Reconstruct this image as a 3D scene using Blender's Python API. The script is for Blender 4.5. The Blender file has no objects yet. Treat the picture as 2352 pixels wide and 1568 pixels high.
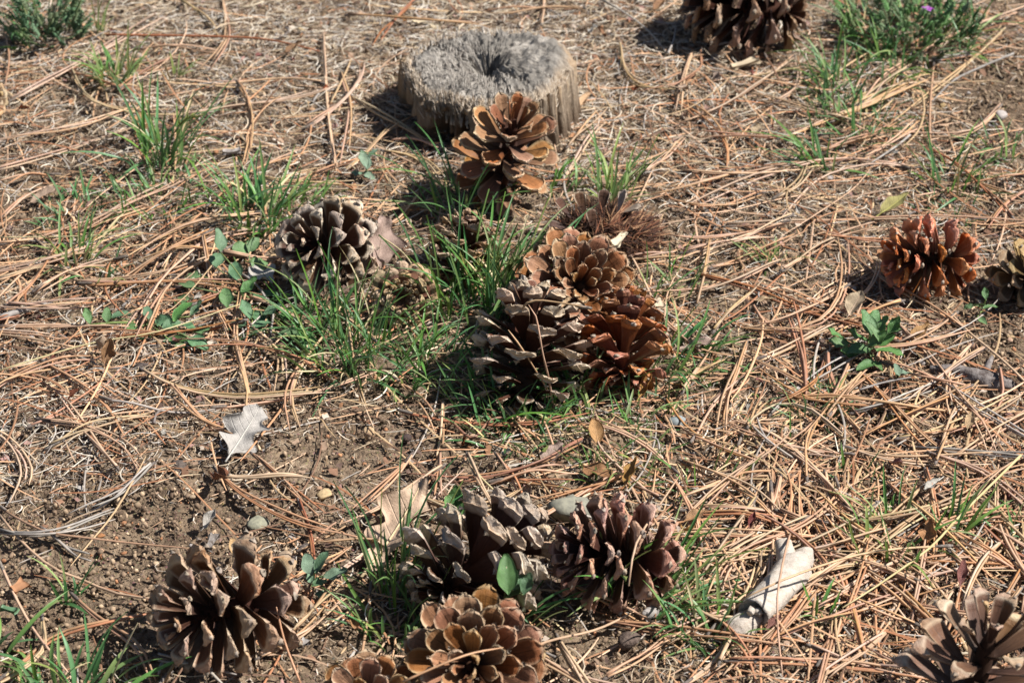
import bpy, math, random
import numpy as np
from mathutils import Vector, Matrix, Euler

random.seed(7)
RNG = np.random.default_rng(7)
R = math.radians
scene = bpy.context.scene
COL = scene.collection

# ------------------------------------------------------------------ camera
CAM_H, PITCH, LENS, SENSOR = 1.40, 33.0, 51.0, 22.2
cam_d = bpy.data.cameras.new('camera')
cam_d.lens = LENS; cam_d.sensor_width = SENSOR; cam_d.sensor_fit = 'HORIZONTAL'
cam_d.clip_start = 0.05; cam_d.clip_end = 500
cam_d.dof.use_dof = True
cam_d.dof.focus_distance = 2.36
cam_d.dof.aperture_fstop = 6.3
cam = bpy.data.objects.new('camera', cam_d)
COL.objects.link(cam)
cam.location = (0, 0, CAM_H)
cam.rotation_euler = (R(90 - PITCH), 0, 0)
scene.camera = cam

# ------------------------------------------------------------------ sky and sun
SUN_EL, SUN_AZ = 51.0, -2.0            # azimuth counted from +x (right) towards +y (away)
world = bpy.data.worlds.new('World'); scene.world = world; world.use_nodes = True
wn = world.node_tree
sky = wn.nodes.new('ShaderNodeTexSky'); sky.sky_type = 'NISHITA'; sky.sun_disc = False
sky.sun_elevation = R(SUN_EL); sky.sun_rotation = R(90 - SUN_AZ)
bg = wn.nodes['Background']; bg.inputs['Strength'].default_value = 0.05
wn.links.new(sky.outputs['Color'], bg.inputs['Color'])
sd = bpy.data.lights.new('sun', 'SUN'); sd.energy = 5.0; sd.angle = R(0.53); sd.color = (1.0, 0.965, 0.92)
sun = bpy.data.objects.new('sun', sd); COL.objects.link(sun)
to_sun = Vector((math.cos(R(SUN_EL)) * math.cos(R(SUN_AZ)), math.cos(R(SUN_EL)) * math.sin(R(SUN_AZ)), math.sin(R(SUN_EL))))
sun.rotation_euler = to_sun.to_track_quat('Z', 'Y').to_euler()
sun.location = (2, 1, 4)
vs = scene.view_settings
vs.view_transform = 'Standard'; vs.look = 'None'; vs.gamma = 1.0; vs.use_curve_mapping = False
vs.exposure = 0.74

# ------------------------------------------------------------------ pixel <-> place (pixels of a 2352 x 1568 picture)
TH = SENSOR / 2 / LENS
CP, SP = math.cos(R(PITCH)), math.sin(R(PITCH))
def ray(u, v):
    a = (u - 1176) / 1176 * TH; b = (784 - v) / 1176 * TH
    return np.array([a, CP + b * SP, -SP + b * CP])
def to_pix(x, y, z):
    dz = z - CAM_H
    d = y * CP - dz * SP
    return 1176 + x / d / TH * 1176, 784 - (y * SP + dz * CP) / d / TH * 1176

# ------------------------------------------------------------------ noise and ground height
_tab = np.random.default_rng(11).random((256, 256))
def vnoise(x, y, seed=0):
    x = np.asarray(x, float) + seed * 17.31; y = np.asarray(y, float) + seed * 9.77
    xi = np.floor(x).astype(int); yi = np.floor(y).astype(int)
    fx = x - xi; fy = y - yi
    fx = fx * fx * (3 - 2 * fx); fy = fy * fy * (3 - 2 * fy)
    g = lambda i, j: _tab[i % 256, j % 256]
    return (g(xi, yi) * (1 - fx) + g(xi + 1, yi) * fx) * (1 - fy) + (g(xi, yi + 1) * (1 - fx) + g(xi + 1, yi + 1) * fx) * fy - 0.5
def hgt(x, y):
    return 0.022 * vnoise(np.asarray(x) * 4, np.asarray(y) * 4, 1) + 0.010 * vnoise(np.asarray(x) * 13, np.asarray(y) * 13, 2)
def G(u, v, dz=0.0):
    """the place on the ground (plus dz) seen at a pixel"""
    r = ray(u, v); z = dz
    for _ in range(5):
        t = (z - CAM_H) / r[2]
        z = float(hgt(r[0] * t, r[1] * t)) + dz
    return Vector((r[0] * t, r[1] * t, z))
def mm_px(v):
    p = G(1176, v); return (p.y * CP + (CAM_H - p.z) * SP) * TH / 1176

# ------------------------------------------------------------------ object helpers
def thing(name, label, cat, loc=(0, 0, 0), group=None):
    o = bpy.data.objects.new(name, None); COL.objects.link(o)
    o.empty_display_size = 0.02
    o.location = loc; o['label'] = label; o['category'] = cat
    if group: o['group'] = group
    return o
def tag(o, label, cat, group=None):
    o['label'] = label; o['category'] = cat
    if group: o['group'] = group
    return o
def link(name, me, mat, parent=None, mtx=None):
    o = bpy.data.objects.new(name, me); COL.objects.link(o)
    if mat is not None:
        if len(me.materials) == 0: me.materials.append(mat)
        o.material_slots[0].link = 'OBJECT'; o.material_slots[0].material = mat
    if parent is not None: o.parent = parent
    if mtx is not None: o.matrix_local = mtx
    return o
def mesh_np(name, verts, faces, col=None, smooth=True):
    verts = np.asarray(verts, np.float32).reshape(-1, 3); faces = np.asarray(faces, np.int32)
    k = faces.shape[1]; n = len(faces)
    me = bpy.data.meshes.new(name)
    me.vertices.add(len(verts)); me.vertices.foreach_set('co', verts.ravel())
    me.loops.add(n * k); me.loops.foreach_set('vertex_index', faces.ravel())
    me.polygons.add(n)
    me.polygons.foreach_set('loop_start', np.arange(0, n * k, k, dtype=np.int32))
    me.polygons.foreach_set('loop_total', np.full(n, k, np.int32))
    if smooth is not False: me.polygons.foreach_set('use_smooth', np.ones(n, bool) if smooth is True else np.asarray(smooth, bool))
    me.update(calc_edges=True)
    if col is not None:
        a = me.color_attributes.new('Col', 'FLOAT_COLOR', 'POINT')
        c = np.ones((len(verts), 4), np.float32); c[:, :col.shape[1]] = col
        a.data.foreach_set('color', c.ravel())
    return me
def grid_faces(n, m, off=0, flip=False, wrap=False):
    i, j = np.meshgrid(np.arange(n - 1), np.arange(m if wrap else m - 1), indexing='ij')
    j2 = (j + 1) % m
    f = np.stack([i * m + j, (i + 1) * m + j, (i + 1) * m + j2, i * m + j2], -1).reshape(-1, 4) + off
    return f[:, ::-1] if flip else f
def slab(fn, ns, nq, th, col=None, ss=None):
    """sheet fn(s,q)->xyz (s 0..1, q -1..1) given a thickness th(s,q) on its lower side"""
    s, q = np.meshgrid(np.linspace(0, 1, ns) if ss is None else ss, np.linspace(-1, 1, nq), indexing='ij')
    P = fn(s, q)
    ds = np.gradient(P, axis=0); dq = np.gradient(P, axis=1)
    n = np.cross(ds, dq); n /= np.linalg.norm(n, axis=-1, keepdims=True) + 1e-9
    B = P - n * th(s, q)[..., None]
    m = ns * nq
    V = np.concatenate([P.reshape(-1, 3), B.reshape(-1, 3)])
    F = [grid_faces(ns, nq), grid_faces(ns, nq, m, True)]
    idx = np.arange(m).reshape(ns, nq)
    for line in (idx[:, 0][::-1], idx[:, -1], idx[0], idx[-1][::-1]):
        F.append(np.stack([line[:-1], line[1:], line[1:] + m, line[:-1] + m], -1)[:, ::-1])
    C = None if col is None else np.concatenate([col(s, q, 1).reshape(m, -1), col(s, q, 0).reshape(m, -1)])
    return V, np.concatenate(F), C
def smooth_path(pts, n):
    P = np.array([list(p) for p in pts], float)
    if len(P) == 2: P = np.array([P[0], (P[0] + P[1]) / 2, P[1]])
    d = np.concatenate([[0], np.cumsum(np.linalg.norm(np.diff(P, axis=0), axis=1))]); d /= d[-1]
    t = np.linspace(0, 1, n)
    # Catmull-Rom through the points
    Q = np.concatenate([[2 * P[0] - P[1]], P, [2 * P[-1] - P[-2]]])
    i = np.clip(np.searchsorted(d, t, side='right') - 1, 0, len(P) - 2)
    f = ((t - d[i]) / (d[i + 1] - d[i] + 1e-9))[:, None]
    a, b, c, e = Q[i], Q[i + 1], Q[i + 2], Q[i + 3]
    return 0.5 * (2 * b + (c - a) * f + (2 * a - 5 * b + 4 * c - e) * f ** 2 + (3 * b - a - 3 * c + e) * f ** 3)
def tube(path, rad, sides=6, flat=1.0, phase=0.0, lump=0.0, seed=0, hollow=0.0):
    """closed tube round a path, rad per station"""
    P = np.asarray(path, float); n = len(P)
    rad = np.broadcast_to(np.asarray(rad, float), (n,))
    T = np.gradient(P, axis=0); T /= np.linalg.norm(T, axis=1, keepdims=True) + 1e-12
    up = np.array([0, 0, 1.0])
    S = np.cross(T, up); S /= np.linalg.norm(S, axis=1, keepdims=True) + 1e-9
    U = np.cross(S, T)
    a = np.linspace(0, 2 * np.pi, sides, endpoint=False) + phase
    rr = rad[:, None] * np.ones(sides)[None]
    if lump:
        L = np.concatenate([[0], np.cumsum(np.linalg.norm(np.diff(P, axis=0), axis=1))])
        m = rad.max()
        rr = rr * (1 + lump * 2 * (vnoise(np.cos(a)[None] * 2 + L[:, None] / m * .5, np.sin(a)[None] * 2 + L[:, None] / m * .3 + 40, seed)
                                   + .5 * vnoise(np.cos(a)[None] * 5 + L[:, None] / m, np.sin(a)[None] * 5 + 90, seed + 1)))
    V = P[:, None] + rr[..., None] * (np.cos(a)[None, :, None] * S[:, None] + flat * np.sin(a)[None, :, None] * U[:, None])
    V = V.reshape(-1, 3)
    F = grid_faces(n, sides, wrap=True)
    V = np.concatenate([V, P[:1] + T[:1] * hollow, P[-1:]])
    c0, c1 = n * sides, n * sides + 1
    k = np.arange(sides); k2 = (k + 1) % sides
    F = np.concatenate([F, np.stack([k, k2, np.full(sides, c0), np.full(sides, c0)], -1)[:, :4],
                        np.stack([k2 + (n - 1) * sides, k + (n - 1) * sides, np.full(sides, c1), np.full(sides, c1)], -1)])
    return V, F
def quads_to_mesh(name, V, F, col=None, smooth=True):
    """quads, some of them degenerate triangles"""
    tri = F[:, 2] == F[:, 3]
    if tri.any():
        T = np.concatenate([F[~tri][:, [0, 1, 2]], F[~tri][:, [0, 2, 3]], F[tri][:, :3]])
        return mesh_np(name, V, T, col, smooth)
    return mesh_np(name, V, F, col, smooth)
def merge(parts):
    V, F, o = [], [], 0
    for v, f in parts:
        V.append(v); F.append(f + o); o += len(v)
    return np.concatenate(V), np.concatenate(F)

# ------------------------------------------------------------------ materials
def new_mat(name, rough=0.7, spec=0.3):
    m = bpy.data.materials.new(name); m.use_nodes = True
    b = m.node_tree.nodes['Principled BSDF']
    b.inputs['Roughness'].default_value = rough
    b.inputs['Specular IOR Level'].default_value = spec
    return m, m.node_tree, b
class NT:
    def __init__(s, nt): s.nt = nt
    def n(s, t, **kw):
        x = s.nt.nodes.new(t)
        for k, v in kw.items(): setattr(x, k, v)
        return x
    def set(s, sock, v):
        if hasattr(v, 'is_output') or isinstance(v, bpy.types.NodeSocket): s.nt.links.new(v, sock)
        else: sock.default_value = v
    def math(s, op, a, b=0.0, c=None, clamp=False):
        x = s.n('ShaderNodeMath', operation=op); x.use_clamp = clamp
        s.set(x.inputs[0], a); s.set(x.inputs[1], b)
        if c is not None: s.set(x.inputs[2], c)
        return x.outputs[0]
    def mix(s, f, a, b, mode='MIX'):
        x = s.n('ShaderNodeMix', data_type='RGBA', blend_type=mode)
        s.set(x.inputs[0], f)
        for sk, v in ((x.inputs[6], a), (x.inputs[7], b)):
            if isinstance(v, tuple): sk.default_value = (*v, 1) if len(v) == 3 else v
            else: s.nt.links.new(v, sk)
        return x.outputs[2]
    def noise(s, scale, detail=4, rough=0.6, vec=None, dist=0.0):
        x = s.n('ShaderNodeTexNoise'); x.inputs['Scale'].default_value = scale
        x.inputs['Detail'].default_value = detail; x.inputs['Roughness'].default_value = rough
        x.inputs['Distortion'].default_value = dist
        if vec is not None: s.nt.links.new(vec, x.inputs['Vector'])
        return x.outputs['Fac']
    def mapr(s, v, a, b, c=0.0, d=1.0, smooth=False):
        x = s.n('ShaderNodeMapRange')
        if smooth: x.interpolation_type = 'SMOOTHSTEP'
        s.set(x.inputs[0], v)
        for i, k in enumerate((a, b, c, d)): x.inputs[1 + i].default_value = k
        return x.outputs[0]
    def coord(s, which='Object', scale=None):
        x = s.n('ShaderNodeTexCoord').outputs[which]
        if scale is None: return x
        m = s.n('ShaderNodeMapping'); m.inputs['Scale'].default_value = scale
        s.nt.links.new(x, m.inputs['Vector']); return m.outputs[0]
    def bump(s, h, strength, dist, bsdf):
        x = s.n('ShaderNodeBump'); x.inputs['Strength'].default_value = strength; x.inputs['Distance'].default_value = dist
        s.nt.links.new(h, x.inputs['Height']); s.nt.links.new(x.outputs[0], bsdf.inputs['Normal'])

def var_mat(name, col, rough=0.65, spec=0.25, amount=0.25, hue=0.02, streak=None, bump=0.0, col2=None, trans=0.0, world_scale=60):
    """plain stuff colour with a per-object shift and some fine mottling"""
    m, nt, b = new_mat(name, rough, spec); k = NT(nt)
    rnd = k.n('ShaderNodeObjectInfo').outputs['Random']
    hs = k.n('ShaderNodeHueSaturation')
    k.set(hs.inputs['Hue'], k.mapr(rnd, 0, 1, 0.5 - hue, 0.5 + hue))
    r2 = k.math('FRACT', k.math('MULTIPLY', rnd, 17.3))
    k.set(hs.inputs['Value'], k.mapr(r2, 0, 1, 1 - amount, 1 + amount))
    r3 = k.math('FRACT', k.math('MULTIPLY', rnd, 41.7))
    k.set(hs.inputs['Saturation'], k.mapr(r3, 0, 1, 0.85, 1.12))
    nz = k.noise(world_scale, 4, 0.65, k.coord('Object', streak) if streak else k.coord('Object'))
    c2 = col2 or tuple(c * 0.55 for c in col)
    c = k.mix(k.mapr(nz, 0.38, 0.68), tuple(col), tuple(c2))
    nt.links.new(c, hs.inputs['Color'])
    nt.links.new(hs.outputs[0], b.inputs['Base Color'])
    if bump: k.bump(nz, bump, 0.002, b)
    if trans:
        b.inputs['Transmission Weight'].default_value = 0
        tr = k.n('ShaderNodeBsdfTranslucent'); nt.links.new(hs.outputs[0], tr.inputs['Color'])
        mx = k.n('ShaderNodeMixShader'); mx.inputs[0].default_value = trans
        nt.links.new(b.outputs[0], mx.inputs[1]); nt.links.new(tr.outputs[0], mx.inputs[2])
        nt.links.new(mx.outputs[0], nt.nodes['Material Output'].inputs['Surface'])
    return m
def attr_mat(name, rough=0.8, spec=0.2, nscale=400, dark=0.75):
    m, nt, b = new_mat(name, rough, spec); k = NT(nt)
    a = k.n('ShaderNodeAttribute', attribute_name='Col')
    nz = k.noise(nscale, 3, 0.6, k.coord('Object'))
    c = k.mix(k.mapr(nz, 0.35, 0.7), a.outputs['Color'], (dark, dark * .97, dark * .93), 'MULTIPLY')
    x = c.node; x.inputs[0].default_value = 1.0
    f = k.mapr(nz, 0.35, 0.7, 0.0, 1.0); nt.links.new(f, x.inputs[0])
    nt.links.new(c, b.inputs['Base Color'])
    return m

def ground_mat():
    m, nt, b = new_mat('soil', 0.95, 0.1); k = NT(nt)
    co = k.coord('Object')
    n1 = k.noise(5, 5, 0.6, co); n2 = k.noise(60, 6, 0.7, co); n3 = k.noise(320, 4, 0.7, co)
    c = k.mix(k.mapr(n1, 0.35, 0.65), (0.185, 0.130, 0.086), (0.30, 0.222, 0.150))
    c = k.mix(k.mapr(n2, 0.42, 0.7), c, (0.058, 0.038, 0.026))
    c = k.mix(k.mapr(n3, 0.55, 0.75), c, (0.36, 0.26, 0.165))
    v = k.n('ShaderNodeTexVoronoi'); v.inputs['Scale'].default_value = 210; nt.links.new(co, v.inputs['Vector'])
    c = k.mix(k.mapr(v.outputs['Distance'], 0.0, 0.35, 0.55, 0.0), c, v.outputs['Color'], 'SOFT_LIGHT')
    nt.links.new(c, b.inputs['Base Color'])
    h = k.math('ADD', k.math('MULTIPLY', n2, 1.2), k.math('ADD', k.math('MULTIPLY', n3, 0.6), k.math('MULTIPLY', v.outputs['Distance'], -0.5)))
    k.bump(h, 0.9, 0.006, b)
    return m

def cone_mat(name, adax, rim, apo, body, rough=0.5, spec=0.4, grey=0.3, apo2=None):
    m, nt, b = new_mat(name, rough, spec); k = NT(nt)
    a = k.n('ShaderNodeAttribute', attribute_name='Col')
    sep = k.n('ShaderNodeSeparateColor'); nt.links.new(a.outputs['Color'], sep.inputs[0])
    ap, rm, ad = sep.outputs[0], sep.outputs[1], sep.outputs[2]; s = a.outputs['Alpha']
    oc = k.coord('Object'); sx = k.n('ShaderNodeSeparateXYZ'); nt.links.new(oc, sx.inputs[0])
    rnd = k.n('ShaderNodeObjectInfo').outputs['Random']
    off = k.n('ShaderNodeVectorMath', operation='ADD'); nt.links.new(oc, off.inputs[0])
    cmb = k.n('ShaderNodeCombineXYZ'); k.set(cmb.inputs[0], k.math('MULTIPLY', rnd, 31.0)); k.set(cmb.inputs[2], k.math('MULTIPLY', rnd, 13.0))
    nt.links.new(cmb.outputs[0], off.inputs[1])
    mp = k.n('ShaderNodeMapping'); mp.inputs['Scale'].default_value = (1.2, 9, 3); nt.links.new(off.outputs[0], mp.inputs[0])
    fib = k.noise(5, 5, 0.65, mp.outputs[0])                       # fibres along the scale
    blo = k.noise(5, 4, 0.6, off.outputs[0])
    mp2 = k.n('ShaderNodeMapping'); mp2.inputs['Scale'].default_value = (10, 2.2, 3); nt.links.new(off.outputs[0], mp2.inputs[0])
    wr = k.noise(5, 4, 0.6, mp2.outputs[0])                        # cross wrinkles on the exposed tip
    ay = k.math('ABSOLUTE', sx.outputs[1])
    # upper face: two wing prints and a middle line
    wing = k.math('MULTIPLY', k.mapr(k.math('ABSOLUTE', k.math('SUBTRACT', ay, 0.085)), 0.0, 0.07, 1.0, 0.0, True), k.mapr(s, 0.78, 0.62, 0.0, 1.0, True))
    midl = k.math('MULTIPLY', k.mapr(ay, 0.0, 0.013, 1.0, 0.0, True), k.mapr(s, 0.9, 0.8, 0.0, 1.0, True))
    upper = k.mix(k.mapr(fib, 0.35, 0.7), adax, tuple(c * 0.62 for c in adax))
    upper = k.mix(k.math('MULTIPLY', wing, 0.35), upper, tuple(c * 0.5 for c in adax))
    upper = k.mix(k.math('MULTIPLY', midl, 0.55), upper, body)
    upper = k.mix(k.math('MULTIPLY', rm, k.mapr(blo, 0.3, 0.6, 0.55, 1.0)), upper, rim)
    lower = k.mix(k.mapr(fib, 0.35, 0.7), body, tuple(c * 1.9 for c in body))
    tipc = k.mix(k.mapr(wr, 0.38, 0.68), apo, apo2 or tuple(c * 0.6 for c in apo))
    tipc = k.mix(k.math('MULTIPLY', k.mapr(blo, 0.45, 0.7), grey), tipc, (0.42, 0.37, 0.32))
    lower = k.mix(ap, lower, tipc)
    c = k.mix(ad, lower, upper)
    # dark brown near the axis, deepened to paint in shade between the scales
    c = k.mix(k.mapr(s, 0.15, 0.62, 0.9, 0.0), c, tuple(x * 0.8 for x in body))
    hs = k.n('ShaderNodeHueSaturation'); k.set(hs.inputs['Value'], k.mapr(rnd, 0, 1, 0.74, 1.24))
    r2 = k.math('FRACT', k.math('MULTIPLY', rnd, 23.1)); k.set(hs.inputs['Hue'], k.mapr(r2, 0, 1, 0.488, 0.512))
    r3 = k.math('FRACT', k.math('MULTIPLY', rnd, 57.9)); k.set(hs.inputs['Saturation'], k.mapr(r3, 0, 1, 0.8, 1.1))
    nt.links.new(c, hs.inputs['Color']); nt.links.new(hs.outputs[0], b.inputs['Base Color'])
    k.set(b.inputs['Roughness'], k.mapr(blo, 0.3, 0.7, rough - 0.1, rough + 0.2))
    k.bump(k.math('ADD', k.math('MULTIPLY', fib, 0.6), k.math('MULTIPLY', k.math('MULTIPLY', wr, ap), 0.8)), 0.55, 0.0018, b)
    return m

# ================================================================== SETTING: the ground
def build_ground():
    xs = np.concatenate([[-60, -20, -8, -4, -2.4, -1.8], np.arange(-1.45, 1.4501, 0.0075), [1.8, 2.4, 4, 8, 20, 60]])
    ys = np.concatenate([[-60, -20, -8, -2, 0, 0.7, 1.0], np.arange(1.25, 3.6501, 0.0075), [4.0, 4.6, 6, 10, 25, 80]])
    X, Y = np.meshgrid(xs, ys, indexing='ij')
    inside = (np.abs(X) < 1.5) & (Y > 1.2) & (Y < 3.7)
    U, V = to_pix(X, np.maximum(Y, 0.5), 0 * X)
    Z = hgt(X, Y) + inside * (0.009 * vnoise(X * 45, Y * 45, 3) + 0.005 * vnoise(X * 95, Y * 95, 4) + 0.003 * vnoise(X * 130, Y * 130, 5)) - 0.004
    Z = np.where(inside, Z, hgt(X, Y) - 0.01)
    me = mesh_np('ground', np.stack([X, Y, Z], -1), grid_faces(len(xs), len(ys)))
    o = link('ground', me, ground_mat()); o['kind'] = 'structure'
build_ground()

# density fields in picture pixels, used to decide what lies where
def field(base, blobs):
    def f(u, v):
        d = np.full(np.shape(u), base, float)
        for (a, u0, v0, su, sv) in blobs: d = d + a * np.exp(-((u - u0) / su) ** 2 - ((v - v0) / sv) ** 2)
        return np.clip(d, 0.02, 1.6)
    return f
SOIL = [(-.9, 180, 1370, 230, 130), (-.6, 420, 1200, 200, 90), (-.6, 2290, 230, 120, 70), (-.55, 2290, 800, 150, 90), (-.45, 780, 1050, 170, 70),
        (-.5, 1350, 1440, 120, 80), (-.4, 60, 1300, 150, 120), (-.3, 700, 1500, 150, 80)]
F_thatch = field(0.60, [(.7, 600, 60, 900, 240), (.5, 1500, 120, 500, 200), (1.1, 120, 930, 330, 150), (.4, 150, 1060, 250, 100), (.2, 2000, 500, 500, 200), (-.3, 1250, 850, 300, 200)] + SOIL)
F_needle = field(0.30, [(1.1, 2100, 1300, 520, 330), (.45, 1900, 900, 350, 250), (.5, 350, 680, 420, 170), (.3, 1800, 350, 450, 200), (.25, 1600, 1100, 300, 200), (-.3, 700, 60, 700, 130)] + SOIL)
F_crumb = field(0.55, [(-1.7 * a, u, v, su * 1.3, sv * 1.3) for (a, u, v, su, sv) in SOIL])
F_all = field(1.0, [])
F_straw = field(0.28, [(1.1, 700, 40, 1000, 260), (1.0, 1500, 130, 520, 230), (1.2, 120, 930, 330, 150), (.5, 150, 1060, 250, 100), (.3, 500, 330, 600, 200), (.3, 2100, 420, 300, 150), (-.3, 1250, 850, 300, 200)] + SOIL)

# places kept free of loose pieces: (x, y, radius)
KEEP = []

def scatter(n, dens, margin=620, ymin=-330, ymax=1760):
    """points on the ground, uniform per area, thinned by a density field in picture pixels"""
    out = []
    got = 0
    while got < n:
        x = RNG.uniform(-1.3, 1.3, n * 3); y = RNG.uniform(1.42, 3.55, n * 3)
        u, v = to_pix(x, y, 0 * x)
        ok = (u > -margin) & (u < 2352 + margin) & (v > ymin) & (v < ymax)
        ok &= RNG.random(n * 3) * 1.6 < dens(np.clip(u, 0, 2352), np.clip(v, 0, 1568))
        out.append(np.stack([x[ok], y[ok]], -1)); got += ok.sum()
    return np.concatenate(out)[:n]
def keep_mask(xy, shrink=1.0):
    ok = np.ones(len(xy), bool)
    for (x, y, r) in KEEP: ok &= (xy[:, 0] - x) ** 2 + (xy[:, 1] - y) ** 2 > (r * shrink) ** 2
    return ok

def strips(xy, z, head, length, width, curv, nseg, cols, tilt=None, arch=None, seed=0):
    """many curved roof-section strips (dry blades, needles) in one array"""
    n = len(xy); m = nseg + 1
    t = np.linspace(-0.5, 0.5, m)[None]
    ang = head[:, None] + curv[:, None] * t
    step = length[:, None] / nseg
    dx = np.cos(ang) * step; dy = np.sin(ang) * step
    X = np.cumsum(dx, 1); Y = np.cumsum(dy, 1)
    X += xy[:, :1] - X.mean(1, keepdims=True); Y += xy[:, 1:] - Y.mean(1, keepdims=True)
    Z = hgt(X, Y) + z[:, None]
    if tilt is not None: Z = Z + np.maximum(0, (t + 0.5)) * (tilt * length)[:, None]
    if arch is not None: Z = Z + arch[:, None] * length[:, None] * (0.25 - t ** 2)
    px = -np.sin(ang); py = np.cos(ang)
    w = width[:, None] * 0.5 * (1 - 0.55 * np.abs(2 * t) ** 4)
    L = np.stack([X + px * w, Y + py * w, Z], -1); C = np.stack([X, Y, Z + w * 0.8], -1); Rr = np.stack([X - px * w, Y - py * w, Z], -1)
    V = np.stack([L, C, Rr], 2)                      # n, m, 3, xyz
    base = (np.arange(n) * m * 3)[:, None, None]
    i = np.arange(nseg)[None, :, None] * 3; j = np.arange(2)[None, None, :]
    a = base + i + j
    Fq = np.stack([a, a + 1, a + 4, a + 3], -1).reshape(-1, 4)[:, ::-1]
    Cc = np.repeat(cols, m * 3, axis=0)
    return V.reshape(-1, 3), Fq, Cc
def palette(n, cols, p, var=0.18):
    cols = np.array(cols); i = RNG.choice(len(cols), n, p=np.array(p) / sum(p))
    return cols[i] * (1 + RNG.normal(0, var, (n, 1))).clip(0.5, 1.5)

NEEDLE_COLS = [(.53, .325, .19), (.54, .36, .24), (.43, .23, .125), (.47, .33, .19), (.34, .155, .08), (.38, .335, .29)]

# ================================================================== PINE CONES
def scale_mesh(name, wid, bend, tipdown, cup, seed, blunt=True, nq=9):
    rs = np.random.default_rng(seed)
    a1, a2 = rs.uniform(-.05, .05, 2)
    kn = np.array([0, .15, .35, .55, .72, .84, .93, .98, 1.0]); kv = np.array([.36, .42, .56, .78, .95, 1.0, .88, .62, .30])
    def fn(s, q):
        hw = wid / 2 * np.interp(s, kn, kv) * (1 + a1 * np.sign(q) * s)
        x = s - 0.05 * np.abs(q) ** 2 * s
        y = q * hw + a2 * s * s * .6
        e = np.clip((s - .85) / .15, 0, 1)
        z = bend * np.minimum(s, .86) ** 2 + cup * (q * q) * np.interp(s, [0, .4, .85, 1], [.1, .6, 1, .4]) * wid
        z = z - ((.085 + tipdown) if blunt else tipdown * .7) * e ** (1.1 if blunt else 1.8) * (1 - .35 * q * q)          # blunt end: the exposed face drops off the crest
        if blunt: x = x - .035 * e * e + .03 * np.sin(np.pi * e) * (1 - q * q)
        z = z + 0.012 * np.sin(7 * q + 5 * s + seed) * s
        return np.stack([x, y, z], -1)
    def th(s, q):
        if not blunt:
            t = np.interp(s, [0, .4, .70, .735, 1.0], [.05, .03, .035, .055, .02]) * (1 - .3 * q * q)
            return t + .125 * np.clip(1 - np.abs(s - .85) / .125, 0, 1) * np.clip(1 - .75 * np.abs(q), 0, 1)
        return np.interp(s, [0, .4, .68, .73, .86, .95, 1.0], [.05, .03, .035, .065, .125, .09, .03]) * (1 - .5 * np.abs(q) ** 1.5)
    def col(s, q, up):
        tip = np.clip((s - .862) / .02, 0, 1) if blunt else 0 * s
        if not blunt: edge0 = np.clip((s - .93) / .05, 0, 1)
        else: edge0 = np.exp(-((s - .85) / .035) ** 2)
        ap = np.clip((s - .70) / .03, 0, 1)
        edge = np.maximum(edge0, np.clip((np.abs(q) - .84) / .15, 0, 1) * np.clip((s - .5) / .2, 0, 1))
        return np.stack([ap, edge, up * (1 - tip), s], -1)
    ss = np.array([0, .12, .26, .40, .53, .63, .69, .73, .79, .85, .865, .89, .93, .97, 1.0])
    V, F, C = slab(fn, len(ss), nq, th, col, ss)
    c = C[F]; flat = (c[..., 0].min(1) > .5) & (c[..., 2].max(1) < .5)
    return mesh_np(name, V, F, C, ~flat)
SCALES = [scale_mesh('cone_scale', .42, .14, .06, .10, 1), scale_mesh('cone_scale', .45, .08, .10, .06, 2),
          scale_mesh('cone_scale', .40, .18, .03, .12, 3), scale_mesh('cone_scale', .43, .04, .12, .08, 4),
          scale_mesh('cone_scale', .46, .11, .08, .05, 5)]
THIN = [scale_mesh('cone_scale', .42, .14, .06, .10, 6, False), scale_mesh('cone_scale', .45, .08, .10, .06, 7, False), scale_mesh('cone_scale', .40, .18, .03, .12, 8, False),
        scale_mesh('cone_scale', .43, .04, .12, .08, 9, False), scale_mesh('cone_scale', .46, .11, .08, .05, 10, False)]
def umbo_mesh():
    # low pyramid with a bent prickle, pointing to -z
    n = 7; a = np.linspace(0, 2 * np.pi, n, endpoint=False)
    rings = [(.07, .0, 0), (.05, -.03, .0), (.022, -.055, .01), (.008, -.09, .035)]
    V = [np.stack([r * np.cos(a) * .8 + dx, r * np.sin(a) * 1.25, np.full(n, z)], -1) for r, z, dx in rings]
    V = np.concatenate(V + [np.array([[.06, 0, -.115]])])
    F = grid_faces(4, n, wrap=True)
    k = np.arange(n); F = np.concatenate([F, np.stack([k + 3 * n, (k + 1) % n + 3 * n, np.full(n, 4 * n), np.full(n, 4 * n)], -1)])
    return quads_to_mesh('umbo', V, F)
UMBO = umbo_mesh()
M_UMBO = var_mat('umbo_grey', (.33, .27, .21), .8, .2, .25, .01, col2=(.22, .16, .11), world_scale=20)
M_CORE = var_mat('cone_core', (.055, .028, .018), .9, .1, .1, col2=(.03, .015, .01))

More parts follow.
